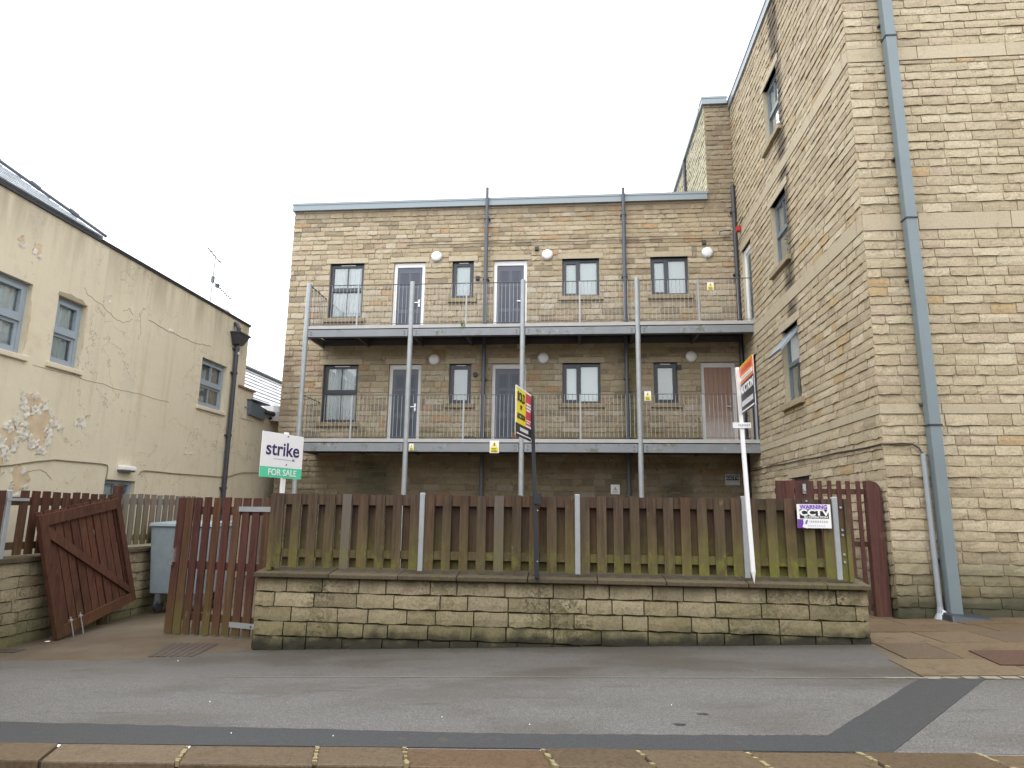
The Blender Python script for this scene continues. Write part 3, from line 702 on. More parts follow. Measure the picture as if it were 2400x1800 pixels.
mb = MB(); pierced(mb, 'Y', .012, FX0 + .012, FX1, -.6, PAR, [(a, b, c, d) for a, b, c, d in holes_open], .16)
mb.quad((5.732, .012, PAR), (FX1, .012, PAR), (FX1, .012, 13.7), (5.732, .012, 13.7))
mb.quad((FX0 + .012, .012, -.6), (FX0 + .012, .012, PAR), (FX0 + .012, 9, PAR), (FX0 + .012, 9, -.6))
mb.quad((5.732, .012, PAR), (5.732, .012, 13.7), (5.732, 7, 13.7), (5.732, 7, PAR))
mb.build('wall', 'facade_mortar', flats)
MB().box(FX0 + .1, 6.4, .3, 9, 10.3, 10.5).build('roof', 'lead', flats)
MB().box(FX0 + .1, 6.4, .34, .4, -.5, 10.3).build('inner_wall', 'flat_dark', flats)
st = lay(FX0, 6.48, -.45, PAR, (.135, .185), (.30, .62), holes_stone, 21) + lay(5.72, 6.48, PAR, 13.7, (.135, .185), (.26, .55), [], 22)
def see_flats(face, P, s):
    a, b, c, d, fl = s
    if d < 2.0: return 0
    return (b - a) * (d - c)
end_st = lay(-7, 0, 2, PAR, (.14, .18), (.3, .6), [], 23)
ret = lay(-6, 0, PAR + .2, 13.7, (.14, .18), (.3, .6), [], 24)
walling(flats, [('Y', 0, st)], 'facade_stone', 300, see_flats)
walling(flats, [('X-', 5.72, [(-s[1], -s[0], s[2], s[3], s[4]) for s in [(a, b, c, d, e) for a, b, c, d, e in lay(0, 6, PAR + .2, 13.7, (.14, .18), (.3, .6), [], 24)]])], 'return_stone', 0, lambda *k: 0)
walling(flats, [('X-', FX0, [(-b, -a, c, d, e) for a, b, c, d, e in lay(0, 7, 1, PAR, (.14, .18), (.3, .6), [], 25)])], 'facade_stone', 0, lambda *k: 0)
for a, b, c, d, stl, bk in win:
    window(flats, 'Y', 0, a, b, c, d, stl, 'frame_dark', bk)
    sill(flats, 'Y', 0, a - .11, b + .11, c - .125, c); lintel(flats, 'Y', 0, a - .12, b + .12, d, d + .165)
for a, b, c, d, m, fm, hd, lb in doors:
    door(flats, 'Y', 0, a, b, c, d, m, fm, hd, lb, planked=(m == 'door_brown')); lintel(flats, 'Y', 0, a - .12, b + .12, d, d + .165)
# roof edge
def fascia(par, x0, x1, y0, y1, z0, z1):
    g = MB(); g.box(x0, x1, y0, y1, z0, z1); g.box(x0 - .012, x1 + .012, y0 - .014, y1 + .012, z1 - .055, z1 + .012); g.box(x0 - .006, x1 + .006, y0 - .008, y1, z0 - .002, z0 + .03)
    return g.build('roof_fascia', 'fascia', par)
fascia(flats, FX0 - .05, 5.70, -.075, .5, 10.635, 10.865); fascia(flats, 5.66, 6.40, -.075, .35, 13.70, 13.93)
g = MB(); g.box(5.64, 5.80, .36, 7, 13.72, 13.86); g.build('roof_fascia', 'fascia', flats)
# rainwater pipes through both decks
for x, top, m in ((-.768, 11.16, 'pipe_slate'), (3.263, 11.02, 'pipe_slate'), (6.41, 11.0, 'pipe_black')):
    g = MB(); g.tube([(x, -.155, -.3), (x, -.155, 10.2 if x < 6 else top)], .057, 14)
    if x < 6: g.tube([(x, -.155, 10.2), (x, -.155, top)], .046, 14)
    pz = g.build('downpipe', m, flats, smooth=False)
    for z in (10.2, 8.3, 6.9, 5.3, 3.7, 1.9):
        g = MB(); g.tube([(x, -.155, z - .045), (x, -.155, z + .045)], .068, 14); g.box(x - .09, x + .09, -.11, -.001, z - .02, z + .02); g.build('pipe_collar', m, pz)
g = MB(); g.tube([(6.3, -.155, 9.62), (6.12, -.12, 9.62), (6.0, -.10, 9.60), (5.99, -.10, 9.52)], .02, 8); g.build('overflow_pipe', 'pipe_black', flats)
g = MB(); g.tube([(5.66, 3.2, 10.8), (5.66, 3.2, 13.7)], .05, 10); g.build('downpipe', 'pipe_black', flats)
g = MB(); g.tube([(-3.2 + i * .5, -.035 - .006 * (i % 2), 9.44 + .012 * math.sin(i * 1.7)) for i in range(20)], .010, 6); g.build('cable', 'cable', flats)
for x, z in ((-1.02, 8.35), (.72, 9.23), (5.55, 9.30), (-1.02, 5.45), (4.72, 5.62)):
    g = MB(); g.box(x - .055, x + .055, -.07, .01, z - .06, z + .06); g.box(x - .04, x + .04, -.085, -.07, z - .045, z + .045); g.build('junction_box', 'rubber' if x != 5.55 else 'cable', flats)

# ------------------------------------------------------------------ tower block on the right
tower = thing('apartment_block', (8.5, -4, 0), 'tall pale stone block on the right with open tilted window and blue drainpipe', 'apartment block')
TY = -7.9; TTOP = 13.62
bands = [(3.158, 3.314), (6.17, 6.457), (9.25, 9.50)]
sw = [(3.2, 4.27, 10.32, 11.912, 'sash'), (3.22, 4.31, 7.18, 8.82, 'sash'), (3.44, 4.51, 4.0, 5.667, 'sash'), (3.47, 4.55, 1.1, 2.39, 'sash')]
sdoor = [(.45, 1.35, D2, 8.83), (.35, 1.25, D1, 5.70)]
hs = [w[:4] for w in sw] + sdoor
hst = list(hs)
for a, b, c, d, *_ in sw: hst += [(a - .14, b + .14, c - .125, c + .001), (a - .17, b + .17, d - .001, d + .18)]
for a, b, c, d in sdoor: hst.append((a - .15, b + .15, d - .001, d + .18))
mb = MB(); pierced(mb, 'X-', TX + .012, -.2, -TY - .012, -.5, TTOP, hs, .16)
pierced(mb, 'Y', TY + .012, TX + .012, 14, -.5, TTOP, [], .1)
mb.quad((TX + .03, .2, PAR), (TX + .03, .2, TTOP), (TX + .03, 6, TTOP), (TX + .03, 6, PAR)); mb.quad((TX, 6, TTOP), (TX, -7.87, TTOP), (14, -7.87, TTOP), (14, 6, TTOP))
mb.build('wall', 'tower_mortar', tower)
MB().box(TX + .42, TX + .5, -7.6, 0, -.4, 13.4).build('inner_wall', 'flat_dark', tower)
s_side = lay(0, -TY - .003, -.35, TTOP, (.140, .178), (.32, .62), hst, 31, bands)
s_front = lay(TX + .002, 13, -.35, TTOP, (.140, .178), (.30, .66), [], 32, bands)
camv = np.array(CAM)
def see_tower(face, P, s):
    a, b, c, d, fl = s
    x, y, z = to_world(face, P, (a + b) / 2, 0, (c + d) / 2)
    v = np.array((x, y, z)) - camv; dist = np.linalg.norm(v)
    if z < .1 or (face == 'Y' and x > 9.3 + .0) or z > 10.6: return 0
    if face == 'X-' and z < 2.0: return 0
    cosn = abs(v[1] if face == 'Y' else v[0]) / dist
    return (b - a) * (d - c) * cosn / dist ** 2
walling(tower, [('X-', TX, s_side), ('Y', TY, s_front)], 'tower_stone', 300, see_tower, flatm='band_stone')
for i, (a, b, c, d, stl) in enumerate(sw):
    op = i == 2
    w = window(tower, 'X-', TX, a, b, c, d, stl, 'frame_slate', 'blind' if i == 0 else 'net', fr=.055, dep=.11, open_top=op, label='grey window with its top sash pushed open' if op else None)
    sill(tower, 'X-', TX, a - .14, b + .14, c - .125, c, proud=.09); lintel(tower, 'X-', TX, a - .17, b + .17, d, d + .18)
    if op:      # top-hung sash swung out over the alley
        mid = (c + d) / 2 + .05; H = d - mid - .09; th = RAD(40); top = d - .09
        ez = Vector((-math.sin(th), 0, -math.cos(th))); ex = Vector((0, -1, 0)); nn = ex.cross(ez)
        o = Vector((TX + .10, -(a + .065), top)); W = b - a - .13
        g = MB()
        for p in ((0, .055, 0, H), (W - .055, W, 0, H), (.055, W - .055, 0, .055), (.055, W - .055, H - .06, H), (W / 2 - .012, W / 2 + .012, .055, H - .06)): g.frame_box(o, ex, nn, ez, p[0], p[1], -.025, .025, p[2], p[3])
        sh = g.build('open_sash', 'frame_blue', w)
        g = MB(); g.quad(o + ex * .05 + ez * .05, o + ex * (W - .05) + ez * .05, o + ex * (W - .05) + ez * (H - .05), o + ex * .05 + ez * (H - .05)); g.build('pane', 'glass', w)
for k, (a, b, c, d) in enumerate(sdoor):
    door(tower, 'X-', TX, a, b, c, d, 'door_pale' if k == 0 else 'door_slate', 'frame_white' if k == 0 else 'frame_dark', 1, 'pale glazed door in a white frame at the end of the upper walkway' if k == 0 else None, glazed=(k == 0)); lintel(tower, 'X-', TX, a - .15, b + .15, d, d + .18)
g = MB(); g.box(TX - .055, TX + .35, -7.98, 6, 13.55, 13.80); g.box(TX - .07, TX + .36, -7.99, 6, 13.755, 13.815); g.build('roof_fascia', 'fascia', tower)
g = MB(); g.box(TX + .36, 14, -7.98, -7.5, 13.55, 13.80); g.build('roof_fascia', 'fascia', tower)
# big square drainpipe and its cable conduit
PZ = [(7.02, 13.6), (7.055, 9.58), (7.075, 6.29), (7.10, 2.96), (7.12, .17)]
g = MB()
for (xa, za), (xb, zb) in zip(PZ, PZ[1:]):
    g.hexa([(xb - .005, -8.125, zb), (xb + .160, -8.125, zb), (xb + .160, -7.965, zb), (xb - .005, -7.965, zb), (xa - .005, -8.125, za), (xa + .160, -8.125, za), (xa + .160, -7.965, za), (xa - .005, -7.965, za)])
dp = g.build('drainpipe', 'pipe_blue', tower, label='big square blue-grey drainpipe down the front')
bevel(dp, .012, 2)
for x, z in PZ[1:4]:
    g = MB(); g.box(x - .016, x + .171, -8.136, -7.95, z - .012, z + .012); g.build('joint', 'rubber', dp)
for z in (12.2, 9.9, 7.4, 5.3, 3.3, 1.0):
    x = 7.02 + (13.6 - z) / 13.6 * .1; g = MB(); g.box(x - .03, x + .18, -7.985, -7.88, z - .015, z + .015); g.build('bracket', 'pipe_slate', dp)
g = MB(); g.hexa([(6.98, -8.42, .08), (7.72, -8.30, .10), (7.70, -7.93, .11), (6.98, -7.93, .10), (7.03, -8.30, .25), (7.62, -8.20, .20), (7.56, -7.95, .24), (7.03, -7.95, .27)])
bevel(g.build('pipe_shoe', 'rubber', dp), .02, 2)
g = MB(); g.tube([(7.025, -7.98, 2.54), (7.03, -8.0, .22)], .038, 10); cdp = g.build('conduit', 'conduit', tower)
g = MB(); g.lathe((7.03, -8.0, .12), (0, 0, 1), [(.11, 0), (.085, .05), (.05, .12), (.04, .2)], 10); g.build('collar', 'conduit', cdp)
g = MB(); g.hexa([(7.0, -8.095, .10), (7.11, -8.09, .10), (7.11, -8.05, .10), (7.0, -8.05, .10), (7.03, -8.07, .30), (7.09, -8.06, .26), (7.09, -8.04, .26), (7.03, -8.05, .3)]); g.build('paint_splash', 'white', cdp)
pts = [(6.468, -.2, 2.735), (6.462, -1.8, 2.745)] + [(6.462, -1.8 - i * .62, 2.745 - .006 * i + .008 * math.sin(i * 2)) for i in range(1, 10)] + [(6.462, -7.93, 2.69), (6.55, -7.935, 2.69), (6.75, -7.935, 2.70), (6.9, -7.935, 2.69), (6.99, -7.94, 2.63), (7.025, -7.96, 2.54)]
g = MB(); g.tube(pts, .014, 6); g.build('cable', 'cable', tower)
g = MB(); g.box(TX - .13, TX - .03, -.62, -.46, 9.40, 9.54); g.build('alarm_box', 'red_plastic', tower, label='small red alarm box')
g = MB(); g.tube([(TX - .06, -1.0, 9.62), (TX - .05, -.5, 9.55)], .012, 6); g.build('cable', 'cable', tower)
g = MB(); g.tube([(TX - .05, -5.0, 13.2), (TX - .35, -5.0, 13.25), (TX - .4, -5.3, 13.2)], .02, 6); g.box(TX - .5, TX - .3, -5.5, -5.25, 13.1, 13.25); g.build('camera_bracket', 'pipe_black', tower)

# ------------------------------------------------------------------ two-tier steel walkway
walk = thing('steel_walkway', (0, -1.2, -.2), 'grey steel two tier access walkway on four round posts across the flats', 'walkway')
YF = -1.2245; POSTS = [-5.63, -2.664, .416, 3.487]
for x in POSTS:
    g = MB(); g.tube([(x, YF, -.3), (x, YF, 7.83)], .068, 18); p_ = g.build('post', 'galvanised', walk, smooth=False)
    g = MB(); g.lathe((x, YF, 7.83), (0, 0, 1), [(.068, 0), (.06, .012), (.02, .018)], 18); g.build('cap', 'galvanised', p_)
for D, zb, tb in ((D2, 6.272, 6.50), (D1, 3.115, 3.365)):
    xs = [POSTS[0]] + POSTS[1:] + [6.60]
    for a, b in zip(xs, xs[1:]):
        a2, b2 = a + .075, b - (.075 if b < 6 else 0)
        g = MB(); g.box(a2, b2, YF - .03, YF - .018, zb, tb); g.box(a2, b2, YF - .03, YF + .05, tb - .014, tb); g.box(a2, b2, YF - .03, YF + .05, zb, zb + .014)
        bm = g.build('beam', 'beam_paint', walk)
        for xx in (a2 + .09, b2 - .09):
            for zz in (zb + .08, tb - .08): g = MB(); g.lathe((xx, YF - .03, zz), (0, -1, 0), [(.018, 0), (.018, .014)], 6); g.build('bolt', 'rail_dark', bm)
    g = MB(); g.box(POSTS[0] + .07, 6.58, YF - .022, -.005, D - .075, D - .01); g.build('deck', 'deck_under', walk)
    g = MB(); g.box(POSTS[0] + .07, 6.57, YF - .034, YF - .023, tb + .012, D); g.build('deck_edge', 'deck_edge', walk)
    g = MB(); g.box(POSTS[0] + .02, POSTS[0] + .075, YF, -.005, zb + .004, tb); g.build('end_beam', 'beam_paint', walk)
    for x in (-4.2, -2.6, -1.14, .42, 1.955, 3.4, 5.1):
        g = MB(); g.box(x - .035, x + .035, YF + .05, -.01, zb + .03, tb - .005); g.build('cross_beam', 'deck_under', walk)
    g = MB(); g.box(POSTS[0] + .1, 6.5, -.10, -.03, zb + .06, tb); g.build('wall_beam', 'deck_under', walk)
    # balustrade
    top = D + 1.19; low = D + .055; YR = YF + .012
    g = MB(); g.box(POSTS[0] + .03, 6.50, YR - .024, YR + .024, top - .010, top); g.build('top_rail', 'rail_dark', walk)
    g = MB(); g.box(POSTS[0] + .03, 6.50, YR - .016, YR + .016, low - .008, low); g.build('bottom_rail', 'rail_dark', walk)
    for x in (-4.2, -1.14, 1.955, 5.1) + ((6.42,) if D == D1 else ()):
        g = MB(); g.box(x - .022, x + .022, YR - .018, YR + .018, D - .2, top - .012); g.build('baluster_post', 'galvanised', walk)
    me = MB().tube([(0, 0, low), (0, 0, top - .010)], .0068, 5, False).mesh('baluster', 'galvanised')
    x = POSTS[0] + .14
    while x < 6.46:
        if min(abs(x - q) for q in (-4.2, -1.14, 1.955, 5.1)) > .04:
            ob = bpy.data.objects.new('baluster', me); COL.objects.link(ob); ob.parent = walk; ob.location = (x, YR + 1.2, .2)
        x += .1065
    # end rail back to the wall
    xe = POSTS[0] + .045
    g = MB(); g.box(xe - .02, xe + .02, YF, -.01, top - .012, top); g.box(xe - .016, xe + .016, YF, -.01, low - .01, low)
    for k in range(9): g.tube([(xe, YF + .12 + k * .12, low), (xe, YF + .12 + k * .12, top)], .0068, 5, False)
    g.build('end_rail', 'rail_dark', walk)

# ------------------------------------------------------------------ round wall lights
lamps = [(-2.273, 9.06, 'white round wall light on the upper level, right of the left slate door'), (1.033, 9.04, 'middle white round wall light on the upper level, beside a two pane window'),
         (5.636, 9.0, 'white round wall light at the right end of the upper level under a dark box'), (-2.24, 5.90, 'dull round wall light under the upper deck, between the left door and narrow window'),
         (.925, 5.92, 'dull round wall light under the upper deck above the yellow sold board'), (5.071, 5.93, 'dull round wall light under the upper deck beside the brown door')]
l0 = thing('wall_light', (0, 0, 0), '', 'wall light'); Z0 = Vector((0, 0, 0))
g = MB(); g.lathe((0, 0, 0), (0, -1, 0), [(.165, 0), (.168, .025), (.160, .043), (.146, .047)], 28); g.build('lamp_base', 'lamp_rim', l0, smooth=True)
g = MB(); g.lathe((0, -.045, 0), (0, -1, 0), [(.150, 0), (.146, .016), (.128, .032), (.085, .042), (.02, .046)], 28); g.build('lamp_cover', 'lamp_white', l0, smooth=True)
for i, (x, z, lb) in enumerate(lamps):
    if i == 0: r = l0
    else:
        r = l0.copy(); COL.objects.link(r)
        for ch in [c for c in bpy.data.objects if c.parent == l0]:
            c = ch.copy(); COL.objects.link(c); c.parent = r
    r.location = (x, .0, z); tag(r, lb, 'wall light', 'round wall lights on the flats')

# ------------------------------------------------------------------ low stone wall with coping, front
fwall = thing('stone_wall', (1.5, -9.85, -.1), 'low yellow stone boundary wall along the pavement below the brown fence', 'wall')
WX0, WX1, WY = -2.31, 5.225, -10.0
mb = MB(); mb.box(WX0 + .03, WX1 - .03, WY + .03, -9.66, -.5, .735); mb.build('core', 'front_mortar', fwall)
ch = []; z = -.345
R_ = random.Random(4)
st = lay(WX0, WX1, -.335, .735, (.1775, .1785), (.42, .62), [], 43)
walling(fwall, [('Y', WY, st)], 'front_stone', 300, lambda f, P, s: s[1] - s[0], gap=.016)
walling(fwall, [('X-', WX0, [(9.68, 10.0, c, c + .178, False) for c in (-.335, -.157, .021, .199, .377, .555)])], 'front_stone', 300, lambda *k: 1, gap=.012)
walling(fwall, [('X+', WX1, [(-9.99, -9.68, c, c + .178, False) for c in (-.157, .021, .199, .377, .555)])], 'front_stone', 300, lambda *k: 1, gap=.012)
x = WX0 - .03; R_ = random.Random(6)
while x < WX1 + .03:
    w = min(R_.uniform(.75, 1.05), WX1 + .035 - x); dz = R_.uniform(-.004, .004)
    if WX1 + .035 - x - w < .2: w = WX1 + .035 - x
    g = MB(); g.hexa([(x + .004, -10.055, .737), (x + w - .004, -10.055, .737), (x + w - .004, -9.61, .737), (x + .004, -9.61, .737), (x + .004, -10.055, .790 + dz), (x + w - .004, -10.055, .790 + dz), (x + w - .004, -9.61, .845 + dz), (x + .004, -9.61, .845 + dz)])
    bevel(g.build('coping_stone', 'coping_stone', fwall), .009, 2); x += w

# ------------------------------------------------------------------ hit and miss fence on the wall
fence = thing('timber_fence', (1.5, -9.9, .8), 'brown mossy hit and miss board fence with grey steel posts standing on the front wall', 'fence')
FYF = -9.93
def plank(par, mt, x, w, y0, y1, z0, z1, R, tilt=.006):
    t = R.uniform(-tilt, tilt); c = R.uniform(-.004, .004); d = R.uniform(-.004, .004)
    g = MB(); g.hexa([(x - w / 2, y0 + d, z0), (x + w / 2, y0 + d, z0), (x + w / 2, y1 + d, z0), (x - w / 2, y1 + d, z0), (x - w / 2 + t, y0 + d, z1), (x + w / 2 + t, y0 + d, z1 + c), (x + w / 2 + t, y1 + d, z1 + c), (x - w / 2 + t, y1 + d, z1)])
    return g.build('board', mt, par)
R_ = random.Random(12)
panels = [(-2.17, -.235), (-.155, 1.765), (1.845, 3.825), (3.91, 4.915)]
for a, b in panels:
    n = max(2, round((b - a - .115) / .215)); pit = (b - a - .115) / n
    for k in range(n + 1):
        x = a + .0575 + k * pit; plank(fence, 'fence_brown', x, .120 + R_.uniform(-.009, .008), FYF - .012, FYF + .010, .855, 1.802 + R_.uniform(-.008, .008), R_)
    for k in range(n):
        x = a + .0575 + (k + .5) * pit; plank(fence, 'fence_dark', x, .128 + R_.uniform(-.012, .008), FYF + .062, FYF + .082, .865, 1.79 + R_.uniform(-.01, .01), R_)
    g = MB(); g.box(a, b, FYF + .012, FYF + .060, 1.66, 1.795); g.build('rail', 'fence_brown', fence)
    g = MB(); g.box(a, b, FYF + .012, FYF + .060, .985, 1.085); g.build('rail', 'fence_brown', fence)
for x in (-.195, 1.805, 3.867, 4.948):
    g = MB(); g.box(x - .032, x + .032, FYF - .035, FYF + .03, .84, 1.825); bevel(g.build('fence_post', 'galvanised', fence), .006)
g = MB(); g.box(-2.235, -2.165, FYF - .01, FYF + .09, .82, 1.805); g.build('end_post', 'fence_brown', fence)
g = MB(); g.box(4.99, 5.055, FYF - .005, FYF + .05, .84, 1.81); g.build('end_post', 'fence_dark', fence)
g = MB(); g.box(5.058, 5.11, FYF - .03, FYF + .05, .83, 1.805); g.build('end_post', 'fence_brown', fence)
for z in (1.70, 1.43, 1.37, 1.14, 1.05):
    g = MB(); g.lathe((5.02, FYF - .006, z), (0, -1, 0), [(.014, 0), (.014, .012)], 8); g.build('bolt', 'galvanised', fence)

# ------------------------------------------------------------------ left low wall and fence (running away from the street)
lwall = thing('stone_wall', (-6.0, -8.5, -.3), 'low mossy stone wall running back from the street on the left, under a fence', 'wall')
LX = -5.9
mb = MB(); mb.box(LX - .30, LX - .03, -11.6, -5.0, -.6, .82); mb.build('core', 'front_mortar', lwall)
st = lay(-11.6, -5.0, -.45, .82, (.135, .175), (.34, .62), [], 51)
walling(lwall, [('X+', LX, st)], 'side_stone', 300, lambda f, P, s: 1, gap=.012)
y = -11.62; R_ = random.Random(5)
while y < -5.0:
    w = R_.uniform(.7, 1.0); dz = R_.uniform(-.006, .006)
    g = MB(); g.box(LX - .36, LX + .045, y + .004, min(y + w, -4.98) - .004, .822, .885 + dz); bevel(g.build('coping_stone', 'coping_stone', lwall), .009, 2); y += w
def yplank(par, mt, y, w, x0, x1, z0, z1, R):
    t = R.uniform(-.008, .008); c = R.uniform(-.006, .006)
    g = MB(); g.hexa([(x0, y - w / 2, z0), (x1, y - w / 2, z0), (x1, y + w / 2, z0), (x0, y + w / 2, z0), (x0, y - w / 2 + t, z1), (x1, y - w / 2 + t, z1), (x1, y + w / 2 + t, z1 + c), (x0, y + w / 2 + t, z1 + c)])
    return g.build('board', mt, par)
f2 = thing('timber_fence', (-5.95, -9.1, .88), 'dark brown gapped board fence on the left wall behind the broken gate', 'fence')
R_ = random.Random(13)
y = -11.35
while y < -7.98:
    if abs(y + 10.02) > .06: yplank(f2, 'side_brown', y, .135, -5.915, -5.893, .925, 1.80 + R_.uniform(-.008, .008), R_)
    y += .198
for z0, z1 in ((1.60, 1.715), (1.00, 1.10)):
    g = MB(); g.box(-5.965, -5.918, -11.4, -7.95, z0, z1); g.build('rail', 'side_brown', f2)
g = MB(); g.box(-5.955, -5.885, -10.06, -9.99, .86, 1.80); bevel(g.build('fence_post', 'galvanised', f2), .006)
g = MB(); g.box(-5.883, -5.875, -10.06, -9.70, 1.66, 1.70); g.build('strap', 'galvanised', f2)
f3 = thing('timber_fence', (-5.95, -6.6, .88), 'weathered grey green board fence on the left wall beyond the broken gate', 'fence')
y = -7.78
while y < -5.2:
    yplank(f3, 'grey_board', y, .13, -5.915, -5.893, .95, 1.82 + R_.uniform(-.008, .008), R_); y += .19
for z0, z1 in ((1.64, 1.75), (1.02, 1.12)):
    g = MB(); g.box(-5.965, -5.918, -7.86, -5.1, z0, z1); g.build('rail', 'grey_board', f3)

# ------------------------------------------------------------------ gates
lg = thing('timber_gate', (-5.65, -9.27, -.27), 'broken red brown gate leaf sagging against the left wall, diagonal brace showing', 'gate')
BL, BR, TL, TR = Vector((-5.56, -9.27, -.262)), Vector((-5.62, -7.50, .065)), Vector((-5.70, -9.76, 1.455)), Vector((-5.74, -8.05, 1.735))
def bil(s, t, n=0.):
    p = (BL * (1 - s) + BR * s) * (1 - t) + (TL * (1 - s) + TR * s) * t
    nn = (BR - BL).cross(TL - BL).normalized(); nn = nn if nn.x > 0 else -nn
    return p + nn * n
def leaf(name, m, par, q, n0, n1):
    (a, b, c, d) = q; g = MB(); g.hexa([bil(*a, n0), bil(*b, n0), bil(*c, n0), bil(*d, n0), bil(*a, n1), bil(*b, n1), bil(*c, n1), bil(*d, n1)]); return g.build(name, m, par)
R_ = random.Random(2)
n = 11
for k in range(n):
    a, b = k / n + .004, (k + 1) / n - (.006 if k % 3 else .016); t1 = 1.02 + R_.uniform(-.006, .006)
    if k == n - 1: t1 = 1.03
    leaf('board', 'gate_red', lg, ((a, -.01), (b, -.01), (b, t1), (a, t1)), -.022, 0)
leaf('stile', 'gate_red', lg, ((0, 0), (.085, 0), (.085, 1), (0, 1)), .001, .045); leaf('stile', 'gate_red', lg, ((.935, 0), (1, 0), (1, 1), (.935, 1)), .001, .045)
leaf('rail', 'gate_red', lg, ((.085, .91), (.935, .91), (.935, 1), (.085, 1)), .001, .044); leaf('rail', 'gate_red', lg, ((.085, .0), (.935, .0), (.935, .085), (.085, .085)), .001, .044)
leaf('brace', 'gate_red', lg, ((.085, .905), (.085, .80), (.935, .088), (.935, .16)), .001, .042)
for s in (.16, .27):
    g = MB(); a, b = bil(s, -.05, .058), bil(s, .13, .058); g.tube([a, b], .011, 8); g.tube([bil(s - .012, .10, .05), bil(s + .012, .10, .05)], .022, 8); g.build('drop_bolt', 'chrome', lg)
gp = MB(); gp.box(-5.90, -5.79, -7.98, -7.86, -.32, 1.955)
tag(bevel(gp.build('gate_post', 'side_brown', origin=(-5.85, -7.92, -.3)), .012), 'square brown gate post rising behind the broken left gate', 'post')

rg = thing('timber_gate', (-3.3, -9.1, -.2), 'red brown boarded gate leaf standing half open between fence and bin', 'gate')
A, B = Vector((-4.225, -8.808, 0)), Vector((-2.33, -9.392, 0)); ex = (B - A).normalized(); ny = Vector((-ex.y, ex.x, 0)); L = (B - A).length; ez = Vector((0, 0, 1))
R_ = random.Random(8); pit = .186; k = 0; s = 0.0
while s < L - .05:
    w = .132 if k not in (0, 1) else .150; g = MB(); z0 = -.205 + s * .045; z1 = 1.755 + R_.uniform(-.012, .012) + (-.012 if 2 < k < 5 else 0)
    t = R_.uniform(-.012, .012); P = lambda a, n, z: A + ex * a + ny * n + ez * z
    g.hexa([P(s, -.012, z0), P(s + w, -.012, z0), P(s + w, .010, z0), P(s, .010, z0), P(s + t + .02, -.012, z1), P(s + w + t + .02, -.012, z1), P(s + w + t + .02, .010, z1), P(s + t + .02, .010, z1)])
    g.build('board', ('gate_purple', 'gate_mix', 'gate_purple', 'gate_purple', 'gate_mix')[k % 5], rg); s += pit if k > 0 else .165; k += 1
for z0, z1 in ((1.50, 1.62), (.72, .83), (.0, .11)):
    g = MB(); g.frame_box(A, ex, ny, ez, .0, L, .0115, .055, z0, z1); g.build('rail', 'gate_purple', rg)
for a0, a1, zc in ((1.235, 1.935, 1.588), (1.24, 1.70, .0)):
    g = MB(); g.frame_box(A, ex, ny, ez, a0, a1, -.024, -.0135, zc - .035, zc + .035); h = g.build('strap_hinge', 'galvanised', rg)
    g = MB(); g.lathe(A + ex * (a1 - .07) - ny * .024 + ez * zc, -ny, [(.014, 0), (.014, .01)], 8); g.build('bolt', 'rail_dark', h)
g = MB(); g.frame_box(A, ex, ny, ez, .045, .085, -.05, -.012, .80, 1.0); g.frame_box(A, ex, ny, ez, -.03, .06, -.04, -.02, .76, .785); g.build('latch', 'chrome', rg)

sg = thing('timber_gate', (5.65, -7.7, .1), 'tall dark red slatted side gate between the fence and the tall block', 'gate')
GYs = -7.75; R_ = random.Random(15)
for i, x in enumerate((4.965, 5.11, 5.255, 5.40)): plank(sg, 'gate_purple', x, .135, GYs, GYs + .022, .16, 2.13, R_, .003)
for x in (5.565, 5.705, 5.849, 5.985, 6.132): plank(sg, 'gate_purple', x, .064, GYs, GYs + .022, .17, 2.13 + R_.uniform(-.005, .005), R_, .003)
for z0, z1 in ((1.93, 2.01), (1.14, 1.22), (.30, .39)):
    g = MB(); g.box(4.9, 6.24, GYs + .024, GYs + .068, z0, z1); g.build('rail', 'gate_purple', sg)
g = MB(); g.box(5.30, 5.345, GYs - .03, GYs - .002, 1.93, 2.08); g.box(5.305, 5.34, GYs - .05, GYs - .03, 1.97, 2.0); g.build('latch', 'galvanised', sg)
g = MB()
x0, x1 = 6.235, 6.445
pr = [(x0, .05), (x1, .05), (x1, 2.02), (x1 - .02, 2.07), (x1 - .06, 2.115), (x0 + .05, 2.135), (x0, 2.135)]
nn = len(pr); g.add([(a, GYs - .04, b) for a, b in pr] + [(a, GYs + .08, b) for a, b in pr], [tuple(range(nn)), tuple(range(2 * nn - 1, nn - 1, -1))] + [(i, i + nn, (i + 1) % nn + nn, (i + 1) % nn) for i in range(nn)])
tag(g.build('gate_post', 'gate_purple', origin=((x0 + x1) / 2, GYs, .05)), 'round topped dark red gate post against the tall stone block', 'post')
# ------------------------------------------------------------------ refuse container behind the gates
bn = thing('refuse_bin', (-5.2, -6.6, -.2), 'tall grey metal refuse container on wheels behind the double gates', 'bin')
g = MB(); g.hexa([(-5.70, -6.97, .10), (-4.72, -6.97, .10), (-4.72, -6.2, .10), (-5.70, -6.2, .10), (-5.775, -7.02, 1.26), (-4.65, -7.02, 1.26), (-4.65, -6.15, 1.26), (-5.775, -6.15, 1.26)]); bevel(g.build('body', 'bin_grey', bn), .02, 2)
g = MB(); g.hexa([(-5.80, -7.05, 1.262), (-4.62, -7.05, 1.262), (-4.62, -6.12, 1.262), (-5.80, -6.12, 1.262), (-5.79, -7.03, 1.325), (-4.63, -7.03, 1.325), (-4.66, -6.2, 1.36), (-5.76, -6.2, 1.36)]); bevel(g.build('lid', 'bin_grey', bn), .012, 2)
for x in (-5.30, -5.42, -5.0): 
    if x == -5.42: continue
    g = MB(); g.box(x - .006, x + .006, -7.03, -6.99, .3, 1.2); g.build('rib', 'bin_grey', bn)
